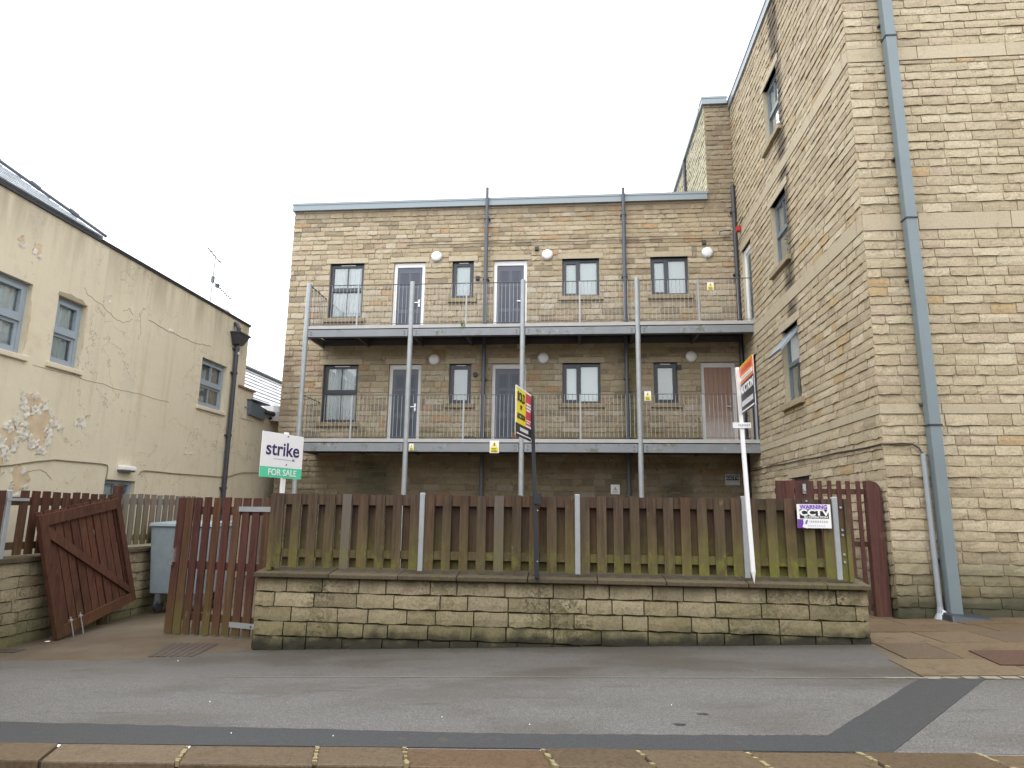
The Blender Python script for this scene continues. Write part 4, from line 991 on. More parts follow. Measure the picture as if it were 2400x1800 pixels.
for x, y in ((-5.55, -6.93), (-4.85, -6.93), (-5.55, -6.3), (-4.85, -6.3)):
    g = MB(); g.tube([(x - .03, y, -.105), (x + .03, y, -.105)], .10, 16); w = g.build('wheel', 'rubber', bn)
    g = MB(); g.box(x - .045, x + .045, y - .04, y + .04, -.06, .098); g.build('bracket', 'rail_dark', w)

# ------------------------------------------------------------------ rendered house on the left
house = thing('rendered_house', (-10, -6, -.3), 'cream rendered house on the left with peeling patches and slate roof', 'house')
HX = -7.2; HE = 6.55; HY1 = -1.38
hw = [(-9.95, -8.74, 4.01, 5.22, 1), (-8.17, -7.49, 4.03, 5.24, 2), (-3.53, -2.36, 4.02, 5.205, 3), (-6.42, -5.52, .2, 2.117, 4)]
mb = MB(); pierced(mb, 'X+', HX, -16, HY1, -.6, HE, [h[:4] for h in hw], .16)
mb.quad((HX, HY1, -.6), (HX, HY1, HE), (-14, HY1, HE), (-14, HY1, -.6))
mb.quad((HX, -16, -.6), (-14, -16, -.6), (-14, -16, HE), (HX, -16, HE)); mb.build('wall', 'cream_render', house)
MB().box(-13.8, HX - .5, -15.8, HY1 - .1, -.5, 6.3).build('inner_wall', 'flat_dark', house)
def hwin(a, b, c, d, kind):
    q = .09; fr = .075; f = MB(); P = HX; face = 'X+'
    fbox(f, face, P, a, a + fr, q, q + .08, c, d); fbox(f, face, P, b - fr, b, q, q + .08, c, d)
    fbox(f, face, P, a + fr, b - fr, q + .002, q + .08, d - fr, d); fbox(f, face, P, a + fr, b - fr, q + .002, q + .08, c, c + fr)
    mid = c + (d - c) * .49; panes = []
    if kind != 4:
        fbox(f, face, P, a + fr, b - fr, q - .02, q + .07, mid - .035, mid + .04)
        for r0, r1, off in ((mid + .04, d - fr, -.018), (c + fr, mid - .035, .015)):
            p0, p1 = a + fr, b - fr; k = .055
            fbox(f, face, P, p0, p0 + k, q + off, q + .06, r0, r1); fbox(f, face, P, p1 - k, p1, q + off, q + .06, r0, r1); fbox(f, face, P, p0 + k, p1 - k, q + off, q + .06, r0, r0 + k); fbox(f, face, P, p0 + k, p1 - k, q + off, q + .06, r1 - k, r1)
            if kind == 3:
                ctr = (p0 + p1) / 2; fbox(f, face, P, ctr - .014, ctr + .014, q + off + .004, q + .058, r0 + k, r1 - k)
            panes.append((p0 + k, p1 - k, r0 + k, r1 - k))
    else:
        ctr = (a + b) / 2; fbox(f, face, P, ctr - .03, ctr + .03, q - .01, q + .07, c + fr, d - fr); panes = [(a + fr, ctr - .03, c + fr, d - fr), (ctr + .03, b - fr, c + fr, d - fr)]
    w = f.build('window', 'frame_blue', house)
    for p0, p1, r0, r1 in panes:
        g = MB(); g.quad(*[to_world(face, P, u, q + .04, z) for u, z in ((p0, r0), (p1, r0), (p1, r1), (p0, r1))]); g.build('pane', 'glass', w)
    g = MB(); N = 30; pts = [(a - .05 + (b - a + .1) * i / N, q + .10 + .02 * math.sin(i * 1.3 + kind)) for i in range(N + 1)]
    for (p, y0), (r, y1) in zip(pts, pts[1:]): g.quad(*[to_world(face, P, *t) for t in ((p, y0, c), (r, y1, c), (r, y1, d), (p, y0, d))])
    g.build('net_curtain', 'net' if kind == 3 else 'blind', w)
    g = MB(); fbox(g, face, P, a - .08, b + .08, -.05, .10, c - .09, c - .001); bevel(g.build('sill', 'cream_render', house), .01)
for h in hw: hwin(*h)
# broken render over the small window and along its edges
R_ = random.Random(77)
def ragged(name, pts, m, depth0, depth1):
    n = len(pts); vs_ = [(HX + depth0, y, z) for y, z in pts] + [(HX + depth1, y, z) for y, z in pts]
    return MB().add(vs_, [tuple(range(n, 2 * n))] + [(i, (i + 1) % n, (i + 1) % n + n, i + n) for i in range(n)]).build(name, m, house)
ragged('broken_edge', [(-8.2, 5.235), (-8.17, 5.30), (-8.0, 5.315), (-7.9, 5.33), (-7.75, 5.31), (-7.62, 5.32), (-7.52, 5.26), (-7.47, 5.25), (-7.47, 5.235)], 'crack', -.01, .006)
ragged('broken_edge', [(-7.74, 3.95), (-7.52, 3.93), (-7.47, 3.97), (-7.5, 4.025), (-7.72, 4.03)], 'brick_cap', -.01, .008)
ragged('broken_edge', [(-7.485, 4.3), (-7.45, 4.4), (-7.455, 4.8), (-7.44, 4.9), (-7.46, 5.2), (-7.488, 5.22), (-7.488, 4.3)], 'bare_render', -.01, .006)
ragged('broken_edge', [(-8.735, 4.1), (-8.70, 4.3), (-8.705, 4.55), (-8.69, 4.62), (-8.71, 4.9), (-8.738, 4.95), (-8.738, 4.1)], 'bare_render', -.01, .006)
def peel(cy_, cz, ry, rz, flakes, bare=True):
    n = 30; ph = R_.uniform(0, 6)
    rad = [1 + .22 * math.sin(3 * t * 6.283 / n + ph) + .13 * math.sin(7 * t * 6.283 / n + 2 * ph) + R_.uniform(-.10, .10) for t in range(n)]
    pts = [(cy_ + ry * rad[i] * math.cos(i * 6.283 / n), cz + rz * rad[i] * math.sin(i * 6.283 / n)) for i in range(n)]
    if bare: ragged('peeled_patch', pts, 'bare_render', -.01, .004)
    g = MB()
    for k in range(flakes):
        i = R_.randrange(n) if R_.random() < .5 else R_.randint(int(n * .5), n - 1)
        y, z = pts[i]; y += R_.uniform(-.05, .05); z += R_.uniform(-.05, .05); w = R_.uniform(.012, .05); h = R_.uniform(.015, .06); out = R_.uniform(.008, .035); a = R_.uniform(-.8, .8)
        c, s = math.cos(a), math.sin(a)
        q = [(-w, -h, 0), (w * .7, -h * .8, 0), (w, h * .6, out), (-w * .6, h, out * .8)]
        g.add([(HX + .006 + d, y + u * c - v * s, z + u * s + v * c) for u, v, d in q] + [(HX + .002, y, z)], [(0, 1, 2, 3), (0, 4, 1), (1, 4, 2), (2, 4, 3), (3, 4, 0)])
    g.build('render_flake', 'flake', house, kind='stuff')
peel(-8.22, 2.88, .27, .34, 85); peel(-8.42, 3.28, .20, .13, 24); peel(-8.75, 2.65, .20, .22, 50); peel(-8.55, 3.0, .12, .25, 30, False); peel(-7.78, 3.06, .08, .16, 9, False); peel(-7.26, 3.18, .11, .10, 10, False)
peel(-3.32, 2.98, .05, .10, 3, False); peel(-3.75, 2.92, .12, .06, 4, False); peel(-8.42, 2.02, .17, .2, 16); peel(-8.9, 2.2, .12, .2, 14); peel(-8.75, 5.83, .09, .11, 4); peel(-9.1, 5.86, .07, .05, 3)
peel(-3.75, 4.45, .10, .22, 5, False); peel(-4.9, 5.5, .06, .05, 2, False); peel(-6.95, 5.6, .05, .05, 2, False)
def crack(pts, r=.0045):
    P = []
    for (a, b), (c, d) in zip(pts, pts[1:]):
        for k in range(5): P.append((HX + .001, a + (c - a) * k / 5 + R_.uniform(-.02, .02), b + (d - b) * k / 5 + R_.uniform(-.018, .018)))
    P.append((HX + .001, *pts[-1])); MB().tube(P, r, 4).build('crack', 'crack', house)
crack([(-7.6, 5.55), (-7.5, 5.45), (-7.1, 5.38), (-6.7, 5.22), (-6.44, 5.23), (-6.2, 5.36)]); crack([(-5.7, 5.49), (-5.2, 5.46), (-4.72, 5.47), (-4.2, 5.44), (-3.6, 5.5), (-3.23, 5.53)], .007)
crack([(-8.5, 3.89), (-7.6, 3.90), (-6.27, 3.89), (-5.4, 3.90), (-4.68, 3.896)], .005); crack([(-8.3, 2.15), (-8.0, 2.2), (-7.75, 2.05)], .006); crack([(-6.0, 5.5), (-5.9, 5.2), (-5.95, 5.0)], .004); crack([(-3.5, 3.9), (-2.9, 3.86), (-2.4, 3.88)], .004)
crack([(-6.5, 5.45), (-6.35, 5.55), (-6.2, 5.46)], .005)
def wire(pts, m='cable_pale'): MB().tube([(HX + .016, y, z) for y, z in pts], .012, 6).build('cable', m, house)
wire([(-8.9, 2.20), (-8.66, 2.23), (-8.2, 2.32), (-7.76, 2.386), (-7.3, 2.39), (-6.6, 2.40), (-6.43, 2.385), (-6.40, 2.33), (-6.41, 2.10)])
wire([(-5.44, 2.26), (-5.40, 2.32), (-5.30, 2.35), (-5.0, 2.355), (-4.2, 2.35), (-3.0, 2.37), (-2.3, 2.375), (-1.8, 2.407), (-1.4, 2.50), (-1.1, 2.552), (-.4, 2.59), (.3, 2.62)])
g = MB(); fbox(g, 'X+', HX, -6.12, -5.70, -.13, -.001, 2.315, 2.40); wl = bevel(g.build('outside_light', 'frame_white', house, label='oblong outside light over the door'), .015, 2)
g = MB(); fbox(g, 'X+', HX, -6.10, -5.72, -.115, -.002, 2.285, 2.314); g.build('diffuser', 'rail_dark', wl)
# gutter line and roof
g = MB(); g.box(HX - .3, HX + .03, -16, HY1 + .03, HE + .001, HE + .04); g.build('roof_edge', 'flat_dark', house)
g = MB(); g.box(HX - .3, HX + .045, -7.4, HY1 + .05, HE + .041, HE + .06); g.build('roof_edge', 'lead', house)
# hipped slate roof near, flat roof beyond
rz = HE + .09; pit = .75; hy = -7.32
g = MB(); ap = 3.2
g.add([(HX + .04, hy, rz), (HX + .04, -16, rz), (HX - ap, -16, rz + ap * pit), (HX - ap, hy - ap, rz + ap * pit)], [(0, 1, 2, 3)])
g.add([(HX + .04, hy, rz), (HX - ap, hy - ap, rz + ap * pit), (HX - 2 * ap, hy, rz)], [(0, 1, 2)]); g.build('roof', 'slate', house)
R_ = random.Random(31); g = MB(); nrm = Vector((pit, 0, 1)).normalized()
for r in range(20):
    a0 = r * .16; a1 = a0 + .20; yb = hy - a0; y = yb - .02 - (r % 2) * .13
    while y > -13.5:
        d = .010 + R_.uniform(0, .004); w = .25; y0 = max(y - w + .006, -13.6); y1 = min(y, hy - a1 + .14)
        p = lambda yy, a, k: (HX + .04 - a + nrm.x * k, yy, rz + a * pit + nrm.z * k)
        g.add([p(y0, a0, d + .012), p(y1, a0, d + .012), p(y1, a1, .003), p(y0, a1, .003), p(y0, a0, .001), p(y1, a0, .001)], [(0, 1, 2, 3), (4, 5, 1, 0), (5, 2, 1), (4, 0, 3)])
        y -= w
g.build('slates', 'slate', house, kind='stuff')
g = MB(); hv = [(HX + .06 - a, hy - a + .02, rz + a * pit + .045) for a in (0, .8, 1.6, 2.4, 3.2)]; g.tube(hv, .032, 8)
for a in (.35, .8, 1.25, 1.7): g.tube([(HX + .06 - a, hy - a + .02, rz + a * pit + .05), (HX - .05 - a, hy - a - .09, rz + (a + .11) * pit + .06)], .045, 8)
g.build('hip_tile', 'pipe_slate', house)
MB().box(-13.9, HX - .05, hy, HY1, HE - .1, HE + .05).build('flat_roof', 'lead', house)
g = MB(); g.lathe((-7.62, -2.36, HE + .05), (0, 0, 1), [(.34, 0), (.33, .10), (.27, .2), (.15, .27), (.03, .29)], 20); g.build('roof_dome', 'lamp_rim', house, smooth=True)
# rainwater hopper and pipe
g = MB(); py = -2.11; pxx = HX + .085
g.tube([(pxx, py, 5.86), (pxx, py, 5.5), (pxx + .0, py, -.2)], .056, 12)
pp = g.build('downpipe', 'pipe_black', house, label='black downpipe with hopper head')
g = MB(); g.hexa([(HX + .02, -2.25, 5.86), (HX + .18, -2.25, 5.86), (HX + .18, -1.97, 5.86), (HX + .02, -1.97, 5.86), (HX + .005, -2.36, 6.13), (HX + .26, -2.36, 6.13), (HX + .26, -1.80, 6.13), (HX + .005, -1.80, 6.13)])
g.box(HX + .003, HX + .28, -2.39, -1.77, 6.132, 6.17); g.build('hopper', 'pipe_black', pp)
g = MB(); g.tube([(HX - .02, -2.2, 6.42), (HX + .07, -2.2, 6.40), (HX + .12, -2.18, 6.30), (HX + .12, -2.16, 6.14)], .055, 10); g.build('outlet', 'pipe_black', pp)
for z in (5.75, 5.1, 3.45, 2.1): g = MB(); g.tube([(pxx, py, z - .03), (pxx, py, z + .03)], .072, 12); g.box(HX, pxx, py - .09, py + .09, z - .02, z + .02); g.build('bracket', 'pipe_black', pp)
g = MB(); g.box(pxx + .05, pxx + .066, py - .03, py + .03, 5.60, 5.66); g.build('joint_clip', 'lamp_white', pp)
# lower wing that runs on behind the flats
wing = thing('house_wing', (-8.5, 1.5, -.3), 'lower cream rendered wing with wet slate roof beyond the rendered house', 'house')
mb = MB(); X1 = HX - .012; mb.quad((X1, HY1, -.6), (X1, 7, -.6), (X1, 7, 4.12), (X1, HY1, 4.12)); mb.quad((X1, 7, -.6), (-12, 7, -.6), (-12, 7, 4.12), (X1, 7, 4.12)); mb.box(X1 - .01, X1 + .012, -.12, 6.5, 4.05, 4.19); mb.build('wall', 'cream_render', wing)
g = MB(); g.box(HX - .5, HX + .006, -1.66, -.83, 4.0, 4.80); g.box(HX - .5, HX + .004, -.829, -.62, 4.0, 4.60); g.build('parapet', 'cream_render', wing)
g = MB(); g.box(HX - .52, HX + .05, -1.72, -.79, 4.802, 4.86); g.build('parapet_cap', 'brick_cap', wing)
g = MB(); g.hexa([(HX + .002, -1.12, 4.14), (HX + .10, -1.12, 4.14), (HX + .10, -.21, 4.10), (HX + .002, -.21, 4.10), (HX + .002, -1.16, 4.52), (HX + .14, -1.16, 4.52), (HX + .14, -.19, 4.40), (HX + .002, -.19, 4.40)]); g.build('box_gutter', 'lead', wing)
g = MB(); g.box(HX - .1, HX + .20, -1.18, -.15, 4.53, 4.56); g.tube([(HX + .1, -.32, 4.33), (HX + .1, .25, 4.36), (HX + .1, .8, 4.22)], .07, 8); g.tube([(HX + .06, .2, 4.22), (HX + .06, 6, 4.22)], .045, 8); g.build('gutter', 'rubber', wing)
g = MB(); g.lathe((HX - .05, .55, 4.15), (0, 0, 1), [(.33, 0), (.33, .28), (.26, .46), (.12, .56)], 12); g.build('flue_cowl', 'lamp_rim', wing)
sl_ = MB(); rx0, rz0, rx1, rz1 = HX + .02, 4.32, -9.0, 6.15
sl_.quad((rx0, -1.3, rz0), (rx0, 8, rz0), (rx1, 8, rz1), (rx1, -1.3, rz1)); sl_.quad((rx1, -1.3, rz1), (rx1, 8, rz1), (rx1 - 1.8, 8, rz0), (rx1 - 1.8, -1.3, rz0)); sl_.build('roof', 'slate', wing)
g = MB(); sln = (rz1 - rz0) / (rx0 - rx1); nrm = Vector((sln, 0, 1)).normalized()
for r in range(11):
    a0 = r * .165; a1 = a0 + .2; y = -1.3 + (r % 2) * .13
    while y < 7.8:
        d = .012 + R_.uniform(0, .006); p = lambda yy, a, k: (rx0 - a + nrm.x * k, yy, rz0 + a * sln + nrm.z * k); y1 = y + .252
        g.add([p(y, a0, d + .01), p(y1, a0, d + .01), p(y1, min(a1, 1.8), .003), p(y, min(a1, 1.8), .003), p(y, a0, .001), p(y1, a0, .001)], [(0, 1, 2, 3), (4, 5, 1, 0), (5, 2, 1), (4, 0, 3)]); y += .26
g.build('slates', 'slate', wing, kind='stuff')
g = MB(); g.tube([(rx1, -1.3, rz1 + .03), (rx1, 8, rz1 + .03)], .08, 8); g.build('ridge_tile', 'lead', wing)
# aerial on the flat roof
an = thing('aerial', (-7.62, -2.76, HE + .05), 'thin television aerial on a mast on the rendered house roof', 'aerial')
ax_, ay_ = -7.62, -2.76
g = MB(); g.tube([(ax_, ay_, HE + .03), (ax_ + .03, ay_, 8.12)], .016, 6); g.build('mast', 'galvanised', an)
g = MB(); g.tube([(ax_ - .02, ay_ - .3, 8.22), (ax_ + .05, ay_ + .28, 8.0)], .015, 5)
for k in (-.28, -.15, .0, .2): g.tube([(ax_ + .03 - .09, ay_ + k, 8.12 - k * .38), (ax_ + .03 + .09, ay_ + k, 8.12 - k * .38)], .012, 4)
g.build('array', 'rail_dark', an)
g = MB(); g.tube([(ax_ + .02, ay_, 7.42), (ax_ + .05, ay_ + .95, 7.22)], .014, 5)
for k in range(6): g.tube([(ax_ - .08, ay_ + .25 + k * .13, 7.38 - k * .028), (ax_ + .15, ay_ + .25 + k * .13, 7.38 - k * .028)], .010, 4)
g.box(ax_ - .02, ax_ + .06, ay_ + .20, ay_ + .28, 7.33, 7.43); g.box(ax_ - .015, ax_ + .055, ay_ - .03, ay_ + .03, 7.38, 7.55); g.build('array', 'rail_dark', an)

# ------------------------------------------------------------------ boards on posts
def board_frame(o, far, up_):
    ex = (Vector(far) - Vector(o)); W = ex.length; ex.normalize(); ez = Vector((0, 0, 1)); n = ex.cross(ez).normalized(); return Vector(o), ex, ez, n, W
def panel(par, name, m, F, a0, a1, z0, z1, n0=0., n1=.006):
    o, ex, ez, n, W = F; g = MB(); g.frame_box(o, ex, n, ez, a0 * W, a1 * W, n0, n1, z0, z1); return g.build(name, m, par)
# white and green FOR SALE board
s1 = thing('sale_board', (-2.4, -9.2, -.2), 'white and green for sale board on a white post behind the fence', 'sign')
F1 = board_frame((-2.58, -9.62, 2.035), (-2.325, -8.79, 2.035), 1); H = .64
panel(s1, 'panel', 'white', F1, 0, 1, .15, H, -.006, 0); panel(s1, 'strip', 'print_green', F1, 0, 1, 0, .148, -.006, 0)
panel(s1, 'panel_back', 'white', F1, 0.002, .998, .002, H - .002, -.012, -.0065)
o, ex, ez, n, W = F1; P = lambda a, z: o + ex * (a * W) + ez * z
text('lettering', 'strike', .275, 'print_purple', s1, P(.50, .405), ex, ez, n, .003, 1.12, bold=.004)
text('lettering', 'FOR SALE', .125, 'white', s1, P(.52, .072), ex, ez, n, .003, 1.12, bold=.002)
text('lettering', 'an estate agent made simple', .030, 'print_grey', s1, P(.50, .265), ex, ez, n, .003, 1.1) if False else panel(s1, 'small_print', 'print_grey', F1, .28, .72, .262, .272, .001, .002)
panel(s1, 'small_mark', 'print_bluegrey', F1, .735, .80, .252, .284, .001, .002)
for z in (.15 + .045, H - .03):
    g = MB(); g.lathe(P(.60, z), n, [(.012, 0), (.012, .006)], 8); g.build('screw', 'rail_dark', s1)
c = P(.60, 0); g = MB(); g.frame_box(c, ex, n, ez, -.028, .028, -.06, -.0125, -2.2, H + .035); g.build('post', 'white', s1)
# yellow, red and black SOLD board
s2 = thing('sold_board', (1.25, -10.05, .8), 'yellow, red and black sold board on a tall black post at the fence', 'sign')
F2 = board_frame((1.085, -10.81, 2.485), (1.217, -10.06, 2.485), 1); H = .604; o, ex, ez, n, W = F2; P = lambda a, z: o + ex * (a * W) + ez * z
panel(s2, 'panel', 'print_yellow', F2, 0, .615, .155, H, -.006, 0); panel(s2, 'panel', 'print_red', F2, .617, 1, .155, H, -.006, 0); panel(s2, 'strip', 'print_black', F2, 0, 1, 0, .153, -.006, 0)
panel(s2, 'panel_back', 'white', F2, .002, .998, .002, H - .002, -.012, -.0065); panel(s2, 'border', 'white', F2, 0, 1, H - .022, H, .0005, .002)
panel(s2, 'border', 'white', F2, 0, .022, .155, H - .024, .0005, .002); panel(s2, 'border', 'white', F2, .62, 1, .157, .18, .0005, .002); panel(s2, 'border', 'white', F2, .04, .97, .028, .042, .0005, .002)
text('lettering', 'SOLD', .155, 'print_black', s2, P(.315, .475), ex, ez, n, .003, .95, bold=.006); text('lettering', 'BY', .075, 'print_black', s2, P(.315, .355), ex, ez, n, .003, 1., bold=.003)
text('lettering', 'AUCTION', .088, 'print_black', s2, P(.315, .245), ex, ez, n, .003, .95, bold=.004)
for i, (a0, a1, z0, z1) in enumerate(((.66, .95, .44, .465), (.66, .97, .40, .425), (.66, .92, .36, .385), (.66, .96, .235, .25), (.66, .9, .205, .22))): panel(s2, 'small_print', 'white', F2, a0, a1, z0, z1, .0005, .002)
for a in range(9): panel(s2, 'small_print', 'white', F2, .25 + a * .062, .25 + a * .062 + .043, .075, .118, .0005, .002)
g = MB(); g.hexa([(1.275, -10.10, .80), (1.335, -10.10, .80), (1.335, -10.04, .80), (1.275, -10.04, .80), (1.205, -10.07, 3.09), (1.245, -10.07, 3.09), (1.245, -10.03, 3.09), (1.205, -10.03, 3.09)]); bevel(g.build('post', 'post_black', s2), .006)
g = MB(); g.box(1.262, 1.35, -10.115, -10.03, 1.70, 1.83); g.build('post_sleeve', 'post_black', s2)
for z in (1.0, 1.62):
    g = MB(); g.lathe((1.31, -10.117 if z > 1.6 else -10.102, z), (0, -1, 0), [(.009, 0), (.009, .006)], 8); g.build('screw', 'galvanised', s2)
# orange and black AUCTION board
s3 = thing('auction_board', (3.87, -10.1, .8), 'orange and black auction board on a leaning white stake with pointed foot', 'sign')
F3 = board_frame((3.822, -10.86, 2.826), (3.858, -10.125, 2.826), 1); H = .60; o, ex, ez, n, W = F3; n = -n; F3 = (o, ex, ez, n, W)
exr = -ex; P = lambda a, z: o + ex * ((1 - a) * W) + ez * z
def pan3(name, m, a0, a1, z0, z1, n0, n1): return panel(s3, name, m, F3, 1 - a1, 1 - a0, z0, z1, n0, n1)
pan3('panel', 'print_orange', 0, 1, .375, H, -.006, 0); pan3('panel', 'print_black', 0, 1, 0, .373, -.006, 0); pan3('panel_back', 'white', .002, .998, .002, H - .002, -.012, -.0065)
pan3('band', 'white', .0, .98, .41, .462, .0005, .002); pan3('band', 'white', .03, .99, .018, .036, .0005, .002); pan3('border', 'print_yellow', 0, 1, H - .014, H, .0005, .002)
text('lettering', 'AUCTION', .135, 'white', s3, P(.5, .285), exr, ez, n, .003, 1.18, bold=.006)
for a in range(8): pan3('small_print', 'print_dark_red', .10 + a * .105, .10 + a * .105 + .07, .495, .555, .0005, .002)
for a in range(11): pan3('small_print', 'white', .06 + a * .08, .06 + a * .08 + .05, .085, .15, .0005, .002)
for a in range(10): pan3('small_print', 'print_grey', .12 + a * .075, .12 + a * .075 + .045, .425, .448, .0025, .003)
g = MB(); g.hexa([(3.868, -10.125, .93), (3.918, -10.125, .93), (3.918, -10.085, .93), (3.868, -10.085, .93), (3.808, -10.125, 3.43), (3.852, -10.125, 3.43), (3.852, -10.085, 3.43), (3.808, -10.085, 3.43)])
g.add([(3.868, -10.125, .93), (3.918, -10.125, .93), (3.918, -10.085, .93), (3.868, -10.085, .93), (3.902, -10.105, .79)], [(0, 4, 1), (1, 4, 2), (2, 4, 3), (3, 4, 0)]); g.build('stake', 'white', s3)
g = MB(); g.box(3.735, 3.955, -10.137, -10.128, 2.655, 2.725); g.build('name_plate', 'white', s3)
for a in range(7): MB().box(3.80 + a * .021, 3.815 + a * .021, -10.1385, -10.1372, 2.675 + (a % 3 == 0) * .004, 2.705).build('small_print', 'print_grey', s3)

# ------------------------------------------------------------------ small signs
cc = thing('warning_sign', (4.69, -9.98, 1.45), 'white and purple CCTV warning sign on the right end of the mossy fence', 'sign')
YS = -9.978; x0, x1, z0, z1 = 4.488, 4.885, 1.448, 1.735
bx = lambda nm, m, a, b, c, d, k=0: MB().box(x0 + (x1 - x0) * a, x0 + (x1 - x0) * b, YS - .0015 * (k + 1), YS - .0015 * k + (-.0002 if k else .005), z0 + (z1 - z0) * c, z0 + (z1 - z0) * d).build(nm, m, cc)
bx('panel', 'white', 0, 1, 0, 1); bx('field', 'print_lilac', .09, .90, .79, .985, 1); bx('field', 'print_violet', 0, .17, 0, .37, 1); bx('field', 'print_black', .075, .935, .40, .78, 1)
X3, Z3, N3 = (1, 0, 0), (0, 0, 1), (0, -1, 0)
cx_ = (x0 + x1) / 2
text('lettering', 'WARNING', .066, 'print_violet', cc, (cx_, YS, z0 + .252), X3, Z3, N3, .0035, 1.02, bold=.0015)
text('lettering', 'CCTV', .098, 'white', cc, (cx_ + .005, YS, z0 + .182), X3, Z3, N3, .004, 1.36, bold=.004)
text('lettering', 'IN OPERATION', .034, 'white', cc, (cx_ + .02, YS, z0 + .131), X3, Z3, N3, .004, 1.2, bold=.0008)
g = MB(); c0 = (x0 + .075, YS - .004, z0 + .075)
g.frame_box(Vector((x0 + .065, YS - .003, z0 + .01)), Vector((.35, 0, 1)).normalized(), Vector((0, -1, 0)), Vector((-1, 0, .35)).normalized(), 0, .115, 0, .002, -.045, .012); g.build('camera_picture', 'white', cc)
g = MB(); g.lathe((x0 + .112, YS - .005, z0 + .072), (.5, -1, -.2), [(.030, 0), (.024, .002)], 14); g.build('camera_picture', 'print_bluegrey', cc)
for k in range(9): bx('small_print', 'print_grey', .32 + k * .066, .32 + k * .066 + .045, .235, .32, 1)
for k in range(8): bx('small_print', 'print_lilac', .30 + k * .066, .30 + k * .066 + .04, .075, .13, 1)
g = MB(); g.lathe((4.62, FYF - .013, 1.775), (0, -1, 0), [(.012, 0), (.012, .008)], 8); g.build('screw', 'galvanised', cc)
def caution(x, y, z, w, h, lb, dim=False):
    t = thing('caution_sign', (x, y, z), lb, 'sign', 'small caution signs on the walkway'); b = lambda nm, m, a, c, d, e, k: MB().box(x + w * (a - .5), x + w * (c - .5), y - .003 * (k + 1), y - .003 * k + (.004 if k == 0 else -.0003), z + h * (d - .5), z + h * (e - .5)).build(nm, m, t)
    b('panel', 'white', 0, 1, 0, 1, 0); b('field', 'print_yellow', .08, .92, .05, .46, 1)
    q = [(x - w * .30, z + h * .02), (x + w * .30, z + h * .02), (x, z + h * .42)]
    MB().add([(a, y - .0055, c) for a, c in q] + [(a, y - .001, c) for a, c in q], [(0, 1, 2), (0, 3, 4, 1), (1, 4, 5, 2), (2, 5, 3, 0)]).build('warning_triangle', 'print_yellow', t)
    MB().box(x - w * .045, x + w * .045, y - .0075, y - .006, z + h * .08, z + h * .30).build('exclamation_mark', 'print_black', t)
    for k in range(3): MB().box(x - w * .3, x + w * (.3 - .06 * k), y - .0075, y - .0062, z + h * (-.42 + .12 * k), z + h * (-.37 + .12 * k)).build('small_print', 'print_black', t)
caution(-.292, YF - .041, 3.262, .245, .325, 'largest white and yellow caution sign, on the lower walkway beam beside the narrow black pipe')
caution(-2.50, YF - .041, 3.245, .125, .175, 'small yellow caution sign on the lower walkway beam right of the second post')
caution(3.70, YF - .03, 4.60, .17, .25, 'yellow and white caution sign hung on the lower railing beside the fourth post')
caution(5.42, YF - .03, 7.56, .17, .215, 'white and yellow caution sign hung on the upper railing at the right end')
nt = thing('notice', (2.9, -.03, 2.23), 'small white notice on the dark stone under the lower deck', 'sign')
MB().box(2.78, 3.02, -.035, -.028, 2.10, 2.36).build('panel', 'white', nt); MB().add([(2.84, -.037, 2.20), (2.96, -.037, 2.20), (2.90, -.037, 2.31)], [(0, 1, 2)]).build('symbol', 'print_grey', nt)
for k in range(2): MB().box(2.82, 2.98, -.0375, -.0362, 2.125 + k * .035, 2.143 + k * .035).build('small_print', 'print_grey', nt)
c2 = thing('warning_sign', (6.01, -.03, 2.5), 'grey CCTV sign on the shaded wall beside the white stake', 'sign')
MB().box(5.83, 6.22, -.036, -.028, 2.37, 2.66).build('panel', 'print_dim', c2); MB().box(5.86, 6.19, -.0385, -.0362, 2.50, 2.63).build('field', 'print_black', c2)  # panel and letters in one dull grey
text('lettering', 'CCTV', .10, 'print_dim', c2, (6.03, -.036, 2.565), X3, Z3, N3, .004, 1.3, bold=.003)
for k in range(5): MB().box(5.95 + k * .05, 5.985 + k * .05, -.0385, -.0362, 2.41, 2.44).build('small_print', 'print_grey', c2)

# ------------------------------------------------------------------ odds and ends
def potplant():
    t = thing('plant_pot', (.22, -.95, D1), 'small terracotta plant pot with a green sprout by the lower middle door', 'plant pot')
    g = MB(); g.lathe((.22, -.95, D1), (0, 0, 1), [(.07, 0), (.10, .16), (.11, .16), (.11, .19), (.09, .19), (.085, .15)], 14); g.build('pot', 'terracotta', t)
    R = random.Random(3); g = MB()
    for k in range(26):
        a = R.uniform(0, 6.28); h = R.uniform(.08, .28); r = R.uniform(.02, .13); w = .02
        b = Vector((.22 + .03 * math.cos(a), -.95 + .03 * math.sin(a), D1 + .16)); tp = Vector((.22 + r * math.cos(a), -.95 + r * math.sin(a), D1 + .16 + h)); s = Vector((-math.sin(a), math.cos(a), 0)) * w
        g.add([b, (b + tp) / 2 + s, tp, (b + tp) / 2 - s], [(0, 1, 2, 3)])
    g.build('foliage', 'plant', t)
potplant()
t = MB(); t.box(-1.20, -.80, -1.12, -.86, D1, D1 + .05); t.box(-1.12, -.90, -1.06, -.90, D1 + .05, D1 + .10); tag(t.build('tray', 'rubber', origin=(-1.0, -1.0, D1)), 'flat black tray on the lower deck beside the black pipe', 'tray')
t = MB(); t.box(.05, .5, -1.15, -.9, D1, D1 + .04); tag(t.build('tray', 'rubber', origin=(.25, -1.0, D1)), 'flat black tray under the terracotta pot by the lower middle door', 'tray')
